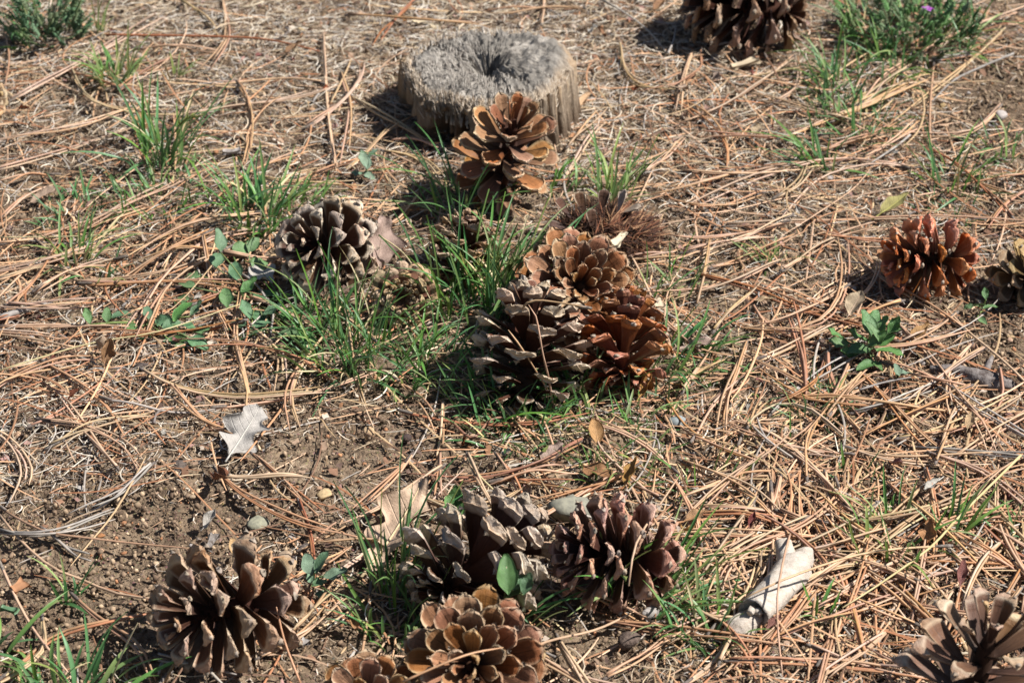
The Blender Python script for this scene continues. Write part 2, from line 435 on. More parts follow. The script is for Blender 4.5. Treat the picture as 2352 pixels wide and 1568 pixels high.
CM = {
 'brown': cone_mat('scales_brown', (.33, .145, .060), (.50, .36, .22), (.42, .26, .14), (.034, .014, .008), .6, .2, .25),
 'greytip': cone_mat('scales_greytip', (.12, .055, .030), (.48, .38, .28), (.56, .45, .34), (.040, .016, .010), .55, .25, .5, (.36, .235, .14)),
 'red': cone_mat('scales_red', (.20, .056, .018), (.34, .12, .042), (.40, .15, .052), (.085, .021, .008), .36, .45, .05, (.25, .072, .024)),
 'orange': cone_mat('scales_orange', (.42, .125, .040), (.54, .20, .075), (.60, .215, .080), (.070, .022, .011), .36, .45, .03, (.48, .165, .062)),
 'tan': cone_mat('scales_tan', (.34, .19, .10), (.50, .36, .21), (.50, .335, .18), (.10, .045, .024), .7, .2, .2),
 'umber': cone_mat('scales_umber', (.18, .080, .036), (.46, .34, .22), (.45, .285, .165), (.034, .014, .008), .55, .3, .35, (.28, .15, .08)),
 'dark': cone_mat('scales_dark', (.15, .066, .034), (.36, .24, .15), (.34, .20, .115), (.040, .016, .010), .5, .35, .2, (.20, .10, .055)),
 'rose': cone_mat('scales_rose', (.15, .060, .036), (.46, .28, .20), (.50, .285, .195), (.040, .016, .011), .55, .3, .2, (.30, .13, .08)),
 'olive': cone_mat('scales_olive', (.17, .10, .042), (.38, .27, .14), (.36, .225, .10), (.034, .017, .009), .55, .3, .2),
}
def frame_from_axis(d, roll):
    d = Vector(d).normalized()
    h = Vector((0, 0, 1)) if abs(d.z) < .95 else Vector((0, 1, 0))
    x = h.cross(d).normalized(); y = d.cross(x)
    m = Matrix((x, y, d)).transposed()
    return m @ Matrix.Rotation(roll, 3, 'Z')
def make_cone(pix, wpx, axis, kind, label, n=78, roll=0.0, aspect=1.0, openness=1.0, seed=0, drop=0.0, base_tight=0.26, up=0.0, sink=0.17, lmax=1.0, wscale=1.0, blunt=True):
    """pix: picture pixel of the middle, wpx: picture width across the scales, axis: base -> apex in the place"""
    rs = random.Random(seed)
    D = wpx * mm_px(pix[1])                      # metres across the open scales
    Lc = D * 0.62 * aspect                       # length of the woody axis
    m3 = frame_from_axis(axis, roll)
    items = []
    for i in range(n):
        t = i / (n - 1)
        z = Lc * (0.10 * (t / base_tight) if t < base_tight else 0.10 + 0.90 * ((t - base_tight) / (1 - base_tight)) ** 0.92) - Lc * .45
        el = np.interp(t, [0, base_tight * .6, base_tight, .5, .75, .92, 1], [-48, -30, -8, 14, 30, 54, 76])
        el = el * 1.0 + (1 - openness) * 30 * (t > base_tight) + rs.uniform(-6, 6)
        ln = D * 0.47 * np.interp(t, [0, base_tight * .6, base_tight, .45, .7, .9, 1], [.34, .55, .84, 1.0, .92, .66, .46]) * rs.uniform(.94, 1.05) * lmax
        wd = np.interp(t, [0, base_tight, .45, .8, 1], [.85, .98, 1.05, .98, .85]) * rs.uniform(.9, 1.08) * wscale
        if rs.random() < drop: continue
        az = i * 2.399963 + rs.uniform(-.07, .07)
        loc = Vector((math.cos(az), math.sin(az), 0)) * (D * .035) + Vector((0, 0, z))
        M = Matrix.Translation(loc) @ Matrix.Rotation(az, 4, 'Z') @ Matrix.Rotation(-R(el), 4, 'Y') @ Matrix.Rotation(rs.uniform(-.12, .12), 4, 'X') @ Matrix.Diagonal((ln, ln * wd, ln * rs.uniform(.85, 1.1), 1))
        items.append((M, rs.randrange(len(SCALES)), t))
    M4 = m3.to_4x4()
    # how deep it reaches below its centre
    tips = [(M4 @ M @ Vector((s, q, 0))) for M, _, _ in items for s, q in ((.95, 0), (.85, .28), (.85, -.28))]
    zs = sorted(p.z for p in tips); low = zs[int(len(zs) * sink)]
    r = ray(*pix); zc = -low
    for _ in range(4):
        tt = (zc - CAM_H) / r[2]; g = float(hgt(r[0] * tt, r[1] * tt)); zc = g - low + up + 0.004
    c = Vector((r[0] * tt, r[1] * tt, zc))
    foot = Vector((c.x, c.y, g))
    root = thing('pine_cone', label, 'pine cone', foot)
    off = Matrix.Translation(c - foot) @ M4
    core_path = np.array([[0, 0, -Lc * .50], [0, 0, -Lc * .42], [0, 0, 0], [0, 0, Lc * .4], [0, 0, Lc * .58]])
    V, F = tube(core_path + np.array([[1e-5 * i, 0, 0] for i in range(5)]), np.array([.03, .075, .065, .05, .02]) * D, 9)
    link('core', quads_to_mesh('cone_core', V, F), M_CORE, root, off)
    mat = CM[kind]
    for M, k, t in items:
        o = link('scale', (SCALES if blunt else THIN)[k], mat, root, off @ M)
        u = bpy.data.objects.new('umbo', UMBO); COL.objects.link(u)
        if not UMBO.materials: UMBO.materials.append(M_UMBO)
        u.parent = o; u.matrix_local = Matrix.Translation((.855, 0, -.125)) @ Matrix.Rotation(.5, 4, 'Y') @ Matrix.Scale(.62, 4) if not blunt else Matrix.Translation((.955, 0, -.045)) @ Matrix.Rotation(-1.0, 4, 'Y') @ Matrix.Scale(.75, 4)
    KEEP.append((c.x, c.y, D * .36))
    return root, c, D

make_cone((1728, 18), 280, (-.85, .05, .10), 'dark', 'dark brown open pine cone on the dry grass beside the green weedy clump', roll=.4, seed=1, aspect=1.1, n=72)
CONE_B = make_cone((1162, 362), 255, (.14, -.36, .85), 'brown', 'upright brown pine cone leaning against the front of the stump', roll=.9, seed=2, blunt=False, aspect=1.4, n=46, wscale=.92, openness=.9)
make_cone((762, 572), 250, (-.45, -.55, .45), 'greytip', 'grey edged pine cone half hidden in grass beside a brown dead leaf', roll=.2, seed=3, n=56, aspect=.95)
make_cone((930, 678), 175, (.10, .80, -.35), 'tan', 'small tan weathered pine cone showing its tightly scaled base', roll=.2, seed=4, blunt=False, n=80, base_tight=.5, aspect=.8)
make_cone((1062, 580), 180, (.2, .5, .6), 'umber', 'small dark pine cone behind the tall seeding grass', roll=1.2, seed=5, blunt=False, n=60)
CONE_G = make_cone((1314, 672), 300, (.12, -.62, .52), 'brown', 'brown pine cone with rows of rounded scale faces, behind the red one', roll=.3, seed=6, blunt=False, n=104, aspect=1.05, wscale=.80)
CONE_H = make_cone((1213, 815), 290, (.10, .58, .70), 'greytip', 'dark pine cone with pale wrinkled tips and fallen needles across it', roll=.5, seed=7, blunt=False, n=58, aspect=1.15)
CONE_I = make_cone((1432, 795), 236, (.08, .80, .48), 'red', 'glossy red brown pine cone with its tight base towards the grass', roll=.1, seed=8, n=80, base_tight=.38, aspect=1.25)
make_cone((2140, 594), 222, (-.85, -.25, .15), 'orange', 'bright orange brown pine cone casting a shadow on bare soil', roll=.7, seed=9, n=68, base_tight=.30, aspect=1.0)
make_cone((2362, 632), 185, (.4, -.5, .5), 'olive', 'dull olive brown pine cone next to the bright orange one', roll=.3, seed=10, n=60)
make_cone((535, 1395), 352, (-.62, -.55, .22), 'umber', 'large brown pine cone lying alone on bare soil', roll=.5, seed=12, n=58, aspect=1.0)
make_cone((1090, 1300), 350, (.66, .62, .22), 'greytip', 'dark pine cone with whitish tips and green leaves growing against it', roll=.2, seed=13, blunt=False, n=74, base_tight=.36, aspect=1.1)
make_cone((1432, 1278), 300, (-.80, -.22, .30), 'rose', 'reddish brown pine cone with upright scales in front of a grey stone', roll=1.0, seed=14, n=70)
make_cone((1095, 1520), 345, (-.10, -.66, .48), 'brown', 'brown pine cone with broad rounded scales and a dry root tangle', roll=.1, seed=15, blunt=False, n=74, aspect=.95, wscale=.9)
make_cone((850, 1605), 240, (-.1, -.66, .48), 'brown', 'brown pine cone close beside the cone with broad rounded scales', roll=.6, seed=16, blunt=False, n=54)
make_cone((2235, 1590), 400, (.10, -.05, .95), 'umber', 'wide open spiky pine cone standing on thick needle litter', roll=.3, seed=17, n=44, aspect=1.35, drop=.08, wscale=.78)
make_cone((-48, 235), 130, (.6, -.4, .3), 'tan', 'pale orange pine cone at the edge of the dry grass', roll=.3, seed=18, n=60)

# decayed cone: a mat of dark fibres with a few grey scales left
def decayed_cone():
    p = G(1392, 520, .02); mp = mm_px(520)
    root = thing('decayed_pine_cone', 'rotten dark pine cone reduced to fibres with a few grey scales', 'pine cone', (p.x, p.y, p.z - .02))
    rx, ry, rz = 122 * mp, .055, .035
    n, m = 20, 28
    th, ph = np.meshgrid(np.linspace(.02, np.pi / 2 + .2, n), np.linspace(0, 2 * np.pi, m, endpoint=False), indexing='ij')
    k = 1 + .5 * vnoise(th * 3 + 9, np.cos(ph) * 3 + np.sin(ph) * 2, 8)
    V = np.stack([rx * .92 * np.sin(th) * np.cos(ph) * k, ry * np.sin(th) * np.sin(ph) * k, rz * np.cos(th) * k], -1).reshape(-1, 3)
    link('core', mesh_np('decayed_core', V * np.array([.78, .85, .7]), grid_faces(n, m, wrap=True)), M_CORE, root)
    N = 2600
    a = RNG.uniform(0, 2 * np.pi, N); b = np.arccos(RNG.uniform(0, 1, N))
    d = np.stack([np.sin(b) * np.cos(a), np.sin(b) * np.sin(a), np.cos(b)], -1)
    s = d * np.array([rx, ry, rz]) * .85
    ln = RNG.uniform(.008, .034, N)[:, None]
    side = np.cross(d, RNG.normal(0, 1, (N, 3))); side /= np.linalg.norm(side, axis=1, keepdims=True)
    dirv = d * .6 + RNG.normal(0, .6, (N, 3)) + np.array([.3, 0, 0]); dirv /= np.linalg.norm(dirv, axis=1, keepdims=True)
    e = s + dirv * ln + np.array([0, 0, -.004])
    w = RNG.uniform(.0006, .0020, N)[:, None]
    up2 = np.cross(side, dirv)
    V = np.stack([s - side * w, s + side * w, s + up2 * w * 1.4, e], 1)
    base = np.arange(N)[:, None] * 4
    F = np.concatenate([base + np.array([[0, 1, 3]]), base + np.array([[1, 2, 3]]), base + np.array([[2, 0, 3]])])
    cols = palette(N, [(.06, .027, .017), (.15, .06, .032), (.30, .17, .095), (.035, .018, .012)], [4, 3, 2, 4])
    o = link('fibres', mesh_np('decayed_fibres', V, F, np.repeat(cols, 4, 0), False), attr_mat('rotten_fibre'), root); o['kind'] = 'stuff'
    for (u, v, up, az, el, sc, kd) in [(1290, 475, .035, 150, 40, .030, 0), (1335, 462, .04, 110, 50, .03, 1), (1385, 458, .045, 70, 60, .032, 0), (1432, 462, .045, 60, 40, .034, 2), (1448, 482, .04, -20, 25, .036, 1),
                                        (1410, 548, .02, -80, 20, .034, 0), (1282, 520, .02, 190, 15, .03, 3), (1330, 540, .015, 240, 15, .03, 1), (1500, 505, .02, 0, 15, .03, 2), (1360, 500, .04, 100, 60, .028, 1)]:
        q = G(u, v, up) - Vector((p.x, p.y, p.z - .02))
        M = Matrix.Translation(q) @ Matrix.Rotation(R(az), 4, 'Z') @ Matrix.Rotation(-R(el), 4, 'Y') @ Matrix.Rotation(random.uniform(-.6, .6), 4, 'X') @ Matrix.Translation((-sc * .6, 0, 0)) @ Matrix.Scale(sc, 4)
        link('scale', THIN[kd], CM['greytip'] if u not in (1410, 1432, 1448) else M_UMBO, root, M)
    KEEP.append((p.x, p.y, .05))
decayed_cone()

# ================================================================== STUMP
def stump():
    H, R0 = .080, .100
    r = ray(1124, 146); t = (H - CAM_H) / r[2]
    c = np.array([r[0] * t, r[1] * t]); g = float(hgt(*c))
    root = thing('tree_stump', 'low weathered grey tree stump with a cracked hollow top', 'tree stump', (c[0], c[1], g))
    nth = 420; th = np.linspace(0, 2 * np.pi, nth, endpoint=False)
    ct, st = np.cos(th), np.sin(th)
    def ring_noise(f, seed, z=0.0): return vnoise(ct * f + 50, st * f + 50 + z, seed)
    R_th = R0 * (1 + .20 * ring_noise(1.3, 1) + .16 * ring_noise(3.2, 2) + .07 * ring_noise(8, 21))
    Hn = .022 * ring_noise(1.6, 22) + .012 * ring_noise(5, 23) - .014 * np.exp(-(((th - 4.0 + np.pi) % (2 * np.pi) - np.pi) / .8) ** 2)
    flute = .9 * ring_noise(16, 3) + .8 * ring_noise(34, 4) + .5 * ring_noise(60, 5)
    rows, cols = [], []
    zs = np.linspace(-.03, H - .012, 34)
    holes = [(-1.90, .016, .11, .034, .06), (-2.25, .020, .17, .036, .065), (-1.60, .012, .12, .020, .05), (-1.05, .02, .03, .03, .03), (-2.05, .05, .02, .03, .02), (-1.45, .04, .025, .03, .02), (-.55, .03, .025, .03, .02), (-2.75, .03, .12, .03, .03), (-.80, .038, .03, .028, .02), (-1.30, .045, .018, .03, .016), (-3.05, .02, .15, .03, .03)]
    for z in zs:
        f = z / H
        rr = R_th * (1.0 + .07 * (1 - f) ** 1.5) + .012 * flute * (1 + .6 * vnoise(ct * 20 + 7, st * 20 + z * 25, 6)) + .004 * vnoise(ct * 40, st * 40 + z * 60, 7)
        for (a0, z0, wa, wz, dep) in holes:
            da = (th - a0 + np.pi) % (2 * np.pi) - np.pi
            q = np.exp(-(da / (wa * (.7 + .6 * (z < z0)))) ** 4 - ((z - z0) / wz) ** 4)
            rr = rr - dep * q
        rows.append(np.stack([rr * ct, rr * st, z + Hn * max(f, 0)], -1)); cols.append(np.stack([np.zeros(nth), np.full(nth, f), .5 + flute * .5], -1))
    fr = np.concatenate([np.linspace(1.0, .86, 7), np.linspace(.83, .03, 34)])
    for k, q in enumerate(fr):
        rad = R_th * q + .0055 * flute * max(0, (q - .7) / .3)
        drop = np.clip((q - .80) / .20, 0, 1) ** 1.6 * .016
        groove = (ring_noise(14, 12) + .8 * ring_noise(40, 13) + .6 * vnoise(ct * 70 + 3, st * 70 + q * 6, 14)) * (.004 + .008 * np.exp(-((q - .2) / .2) ** 2))
        fuzz = .006 * vnoise(rad * ct * 230, rad * st * 230, 15) + .007 * vnoise(rad * ct * 90, rad * st * 90, 18) + .008 * vnoise(rad * ct * 30, rad * st * 30, 19) + Hn * q
        z = H - drop - .012 * np.exp(-(q / .5) ** 2) - .030 * np.exp(-(q / (.17 + .10 * ring_noise(3, 16))) ** 2) + groove * .8 + fuzz + .006 * ct
        rows.append(np.stack([rad * ct, rad * st, z], -1)); cols.append(np.stack([np.full(nth, np.clip((1.02 - q) / .16, 0, 1)), np.ones(nth), .5 + groove * 40], -1))
    V = np.concatenate(rows); C = np.concatenate(cols)
    m, nt, b = new_mat('weathered_wood', .9, .12); k = NT(nt)
    a = k.n('ShaderNodeAttribute', attribute_name='Col'); sp = k.n('ShaderNodeSeparateColor'); nt.links.new(a.outputs['Color'], sp.inputs[0])
    fine = k.noise(160, 5, .7, k.coord('Object', (1, 1, .18))); top = k.noise(70, 5, .7, k.coord('Object')); big = k.noise(22, 3, .6, k.coord('Object', (1, 1, .4)))
    side = k.mix(k.mapr(fine, .35, .65), (.44, .36, .27), (.19, .14, .098))
    side = k.mix(k.mapr(big, .54, .66, 0, .7), side, (.42, .28, .155))
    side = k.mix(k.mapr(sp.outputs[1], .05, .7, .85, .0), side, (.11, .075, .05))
    tc = k.mix(k.mapr(top, .38, .66), (.21, .19, .165), (.40, .365, .32))
    tc = k.mix(k.mapr(big, .42, .62), tc, (.17, .155, .135))
    tc = k.mix(k.mapr(fine, .5, .72), tc, (.12, .105, .09))
    cc = k.mix(sp.outputs[0], side, tc); nt.links.new(cc, b.inputs['Base Color'])
    k.bump(k.math('ADD', fine, k.math('MULTIPLY', top, .6)), .9, .004, b)
    F = grid_faces(len(rows), nth, wrap=True)[:, ::-1]
    # close the middle
    V = np.concatenate([V, [[0, 0, V[-nth:, 2].mean()]]]); C = np.concatenate([C, [[1, 1, .5]]])
    kk = np.arange(nth); l0 = (len(rows) - 1) * nth
    F = np.concatenate([F, np.stack([l0 + kk, l0 + (kk + 1) % nth, np.full(nth, len(V) - 1), np.full(nth, len(V) - 1)], -1)])
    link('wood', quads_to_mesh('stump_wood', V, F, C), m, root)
    # splintered fibres round the rim, on the side and on the top
    N = 5200
    a = RNG.uniform(0, 2 * np.pi, N); kind = RNG.random(N)
    q = np.where(kind < .45, RNG.uniform(.93, 1.0, N), np.where(kind < .75, 1.0, np.sqrt(RNG.uniform(.02, .86, N))))
    ri = np.interp(a, th, R_th)
    z = np.where(kind < .45, H - .016 * np.clip((q - .8) / .2, 0, 1) ** 1.6, np.where(kind < .75, RNG.uniform(.035, H - .014, N), H - .012 * np.exp(-(q / .5) ** 2) - .03 * np.exp(-(q / .17) ** 2)))
    s = np.stack([ri * q * np.cos(a), ri * q * np.sin(a), z - .004], -1)
    outw = np.stack([np.cos(a), np.sin(a), 0 * a], -1)
    dirv = np.array([0, 0, 1.0]) + outw * np.where(kind < .75, RNG.uniform(-.1, .45, N), RNG.uniform(-.3, .3, N))[:, None] + RNG.normal(0, .15, (N, 3))
    ln = np.where(kind < .45, RNG.uniform(.004, .012, N), np.where(kind < .75, RNG.uniform(.006, .018, N), RNG.uniform(.004, .009, N)))[:, None]
    w = RNG.uniform(.0005, .0013, N)[:, None]
    side = np.stack([-np.sin(a), np.cos(a), 0 * a], -1)
    e = s + dirv * ln
    Vf = np.stack([s - side * w, s + side * w, s - outw * w * 1.5, e], 1)
    base = np.arange(N)[:, None] * 4
    Ff = np.concatenate([base + np.array([[0, 1, 3]]), base + np.array([[1, 2, 3]]), base + np.array([[2, 0, 3]])])
    cf = np.where((kind < .75)[:, None], palette(N, [(.47, .39, .30), (.36, .28, .20), (.26, .20, .145), (.55, .48, .40)], [3, 2, 2, 2]), palette(N, [(.28, .25, .22), (.38, .35, .31), (.18, .16, .14)], [3, 3, 1]))
    o = link('wood_fibres', mesh_np('stump_fibres', Vf, Ff, np.repeat(cf, 4, 0), False), attr_mat('wood_fibre'), root); o['kind'] = 'stuff'
    KEEP.append((c[0], c[1], R0 * 1.0))
stump()
# stop the random litter from covering these
KEEP_SOLID = list(KEEP)

# ================================================================== PINE NEEDLES
M_NEEDLE = [var_mat('needle_' + n, c, .5, .35, .22, .012, (3, 3, 3), col2=tuple(x * .72 for x in c), world_scale=25)
            for n, c in zip(('tan', 'pink', 'rust', 'straw', 'red', 'grey'), NEEDLE_COLS)]
M_STRAW = var_mat('pale_straw', (.55, .46, .26), .55, .3, .12, .01, col2=(.44, .35, .17), world_scale=25)
M_SHEATH = var_mat('needle_sheath', (.20, .165, .14), .9, .1, .3, .01, col2=(.06, .05, .045), world_scale=300)
M_TWIG = var_mat('twig_grey', (.36, .33, .30), .8, .2, .2, .01, col2=(.20, .17, .15), world_scale=120)
LAND = [((1124, 200), 'the tree stump'), ((1722, 60), 'the shaded pine cone by the weedy clump'), ((540, 1400), 'the large cone on bare soil'), ((570, 1000), 'the torn grey white leaf'),
        ((1770, 1360), 'the bleached broken branch'), ((1985, 790), 'the green leafy rosette'), ((2140, 590), 'the bright orange brown cone'), ((1320, 750), 'the heap of central cones'),
        ((390, 740), 'the creeping bindweed'), ((360, 430), 'the grass tufts in dry thatch'), ((1260, 1260), 'the dark cone with whitish tips'), ((2060, 480), 'the yellow green leaf'),
        ((2200, 1510), 'the wide open spiky cone'), ((935, 1200), 'the tan lobed oak leaf'), ((2230, 865), 'the rough barked stick'), ((2060, 60), 'the weedy green clump'),
        ((100, 60), 'the feathery green weed'), ((790, 620), 'the grey edged cone'), ((150, 1200), 'the bare soil patch')]
def landmark(u, v):
    return min(LAND, key=lambda l: (l[0][0] - u) ** 2 + ((l[0][1] - v) * 1.4) ** 2)[1]
NAMES = ('tan', 'pinkish tan', 'rusty', 'straw coloured', 'reddish', 'greyish')
def bundle(pts, k, n=3, label=None, zs=None, width=1.5, sheath=True, spread=1.0, seed=0, group=None):
    """a bundle of needles traced along picture pixels, sheath at the first one"""
    rs = np.random.default_rng(seed + 1000)
    P = [G(u, v, (zs[i] if zs else .006 + .004 * math.sin(seed * 1.7 + i * 2.1) + .003)) for i, (u, v) in enumerate(pts)]
    foot = Vector((P[0].x, P[0].y, float(hgt(P[0].x, P[0].y))))
    um = np.mean([p[0] for p in pts]); vm = np.mean([p[1] for p in pts])
    W = np.array([list(p)[:2] for p in P]); seg = np.linalg.norm(np.diff(W, axis=0), axis=1).sum(); bow = seg / (np.linalg.norm(W[-1] - W[0]) + 1e-6)
    size = 'short' if seg < .09 else 'long' if seg > .19 else ''
    shape = 'straight' if bow < 1.012 else 'gently curved' if bow < 1.06 else 'strongly bent'
    cnt = ('single needle', 'needle pair', 'needle bundle')[n - 1]
    lab = label or ' '.join(('%s %s %s %s near %s' % (size, shape, NAMES[k], cnt, landmark(um, vm))).split())
    root = thing('pine_needle_bundle', lab, 'pine needle', foot, group or (None if label else 'needle bundles near ' + landmark(um, vm)))
    path0 = smooth_path(P, 11) - np.array(foot)
    tdir = path0[-1] - path0[0]; L = np.linalg.norm(tdir[:2]) + 1e-6; perp = np.array([-tdir[1], tdir[0], 0]) / L
    t = np.linspace(0, 1, 11)[:, None]
    for i in range(n):
        off = (i - (n - 1) / 2) * spread * (.0009 + .006 * t ** 1.4 * rs.uniform(.4, 1.3)) + rs.normal(0, .002) * t * t
        path = path0 + perp * off + np.array([0, 0, 1]) * (.0006 * i + rs.uniform(-.001, .002) * t)
        if not zs: path = path + np.array([0, 0, 1]) * 0.003 * np.sin(t * rs.uniform(3, 7) + rs.uniform(0, 6))
        ln = int(rs.integers(9, 12)); path = path[:ln] if i else path
        rad = width * .0005 * np.interp(np.linspace(0, 1, len(path)), [0, .1, .85, 1], [.85, 1, .9, .35])
        V, F = tube(path, rad * 1.05, 4, .8, rs.uniform(0, 1))
        link('needle', quads_to_mesh('needle', V, F), M_NEEDLE[k] if k < 6 else M_STRAW, root)
    if sheath:
        d = path0[1] - path0[0]; d /= np.linalg.norm(d) + 1e-9
        q = np.stack([path0[0] - d * .006, path0[0] - d * .002, path0[0] + d * .006, path0[0] + d * .012])
        V, F = tube(q, np.array([.0011, .0018, .0017, .0012]), 6, lump=.15, seed=seed)
        link('sheath', quads_to_mesh('sheath', V, F), M_SHEATH, root)
    return root

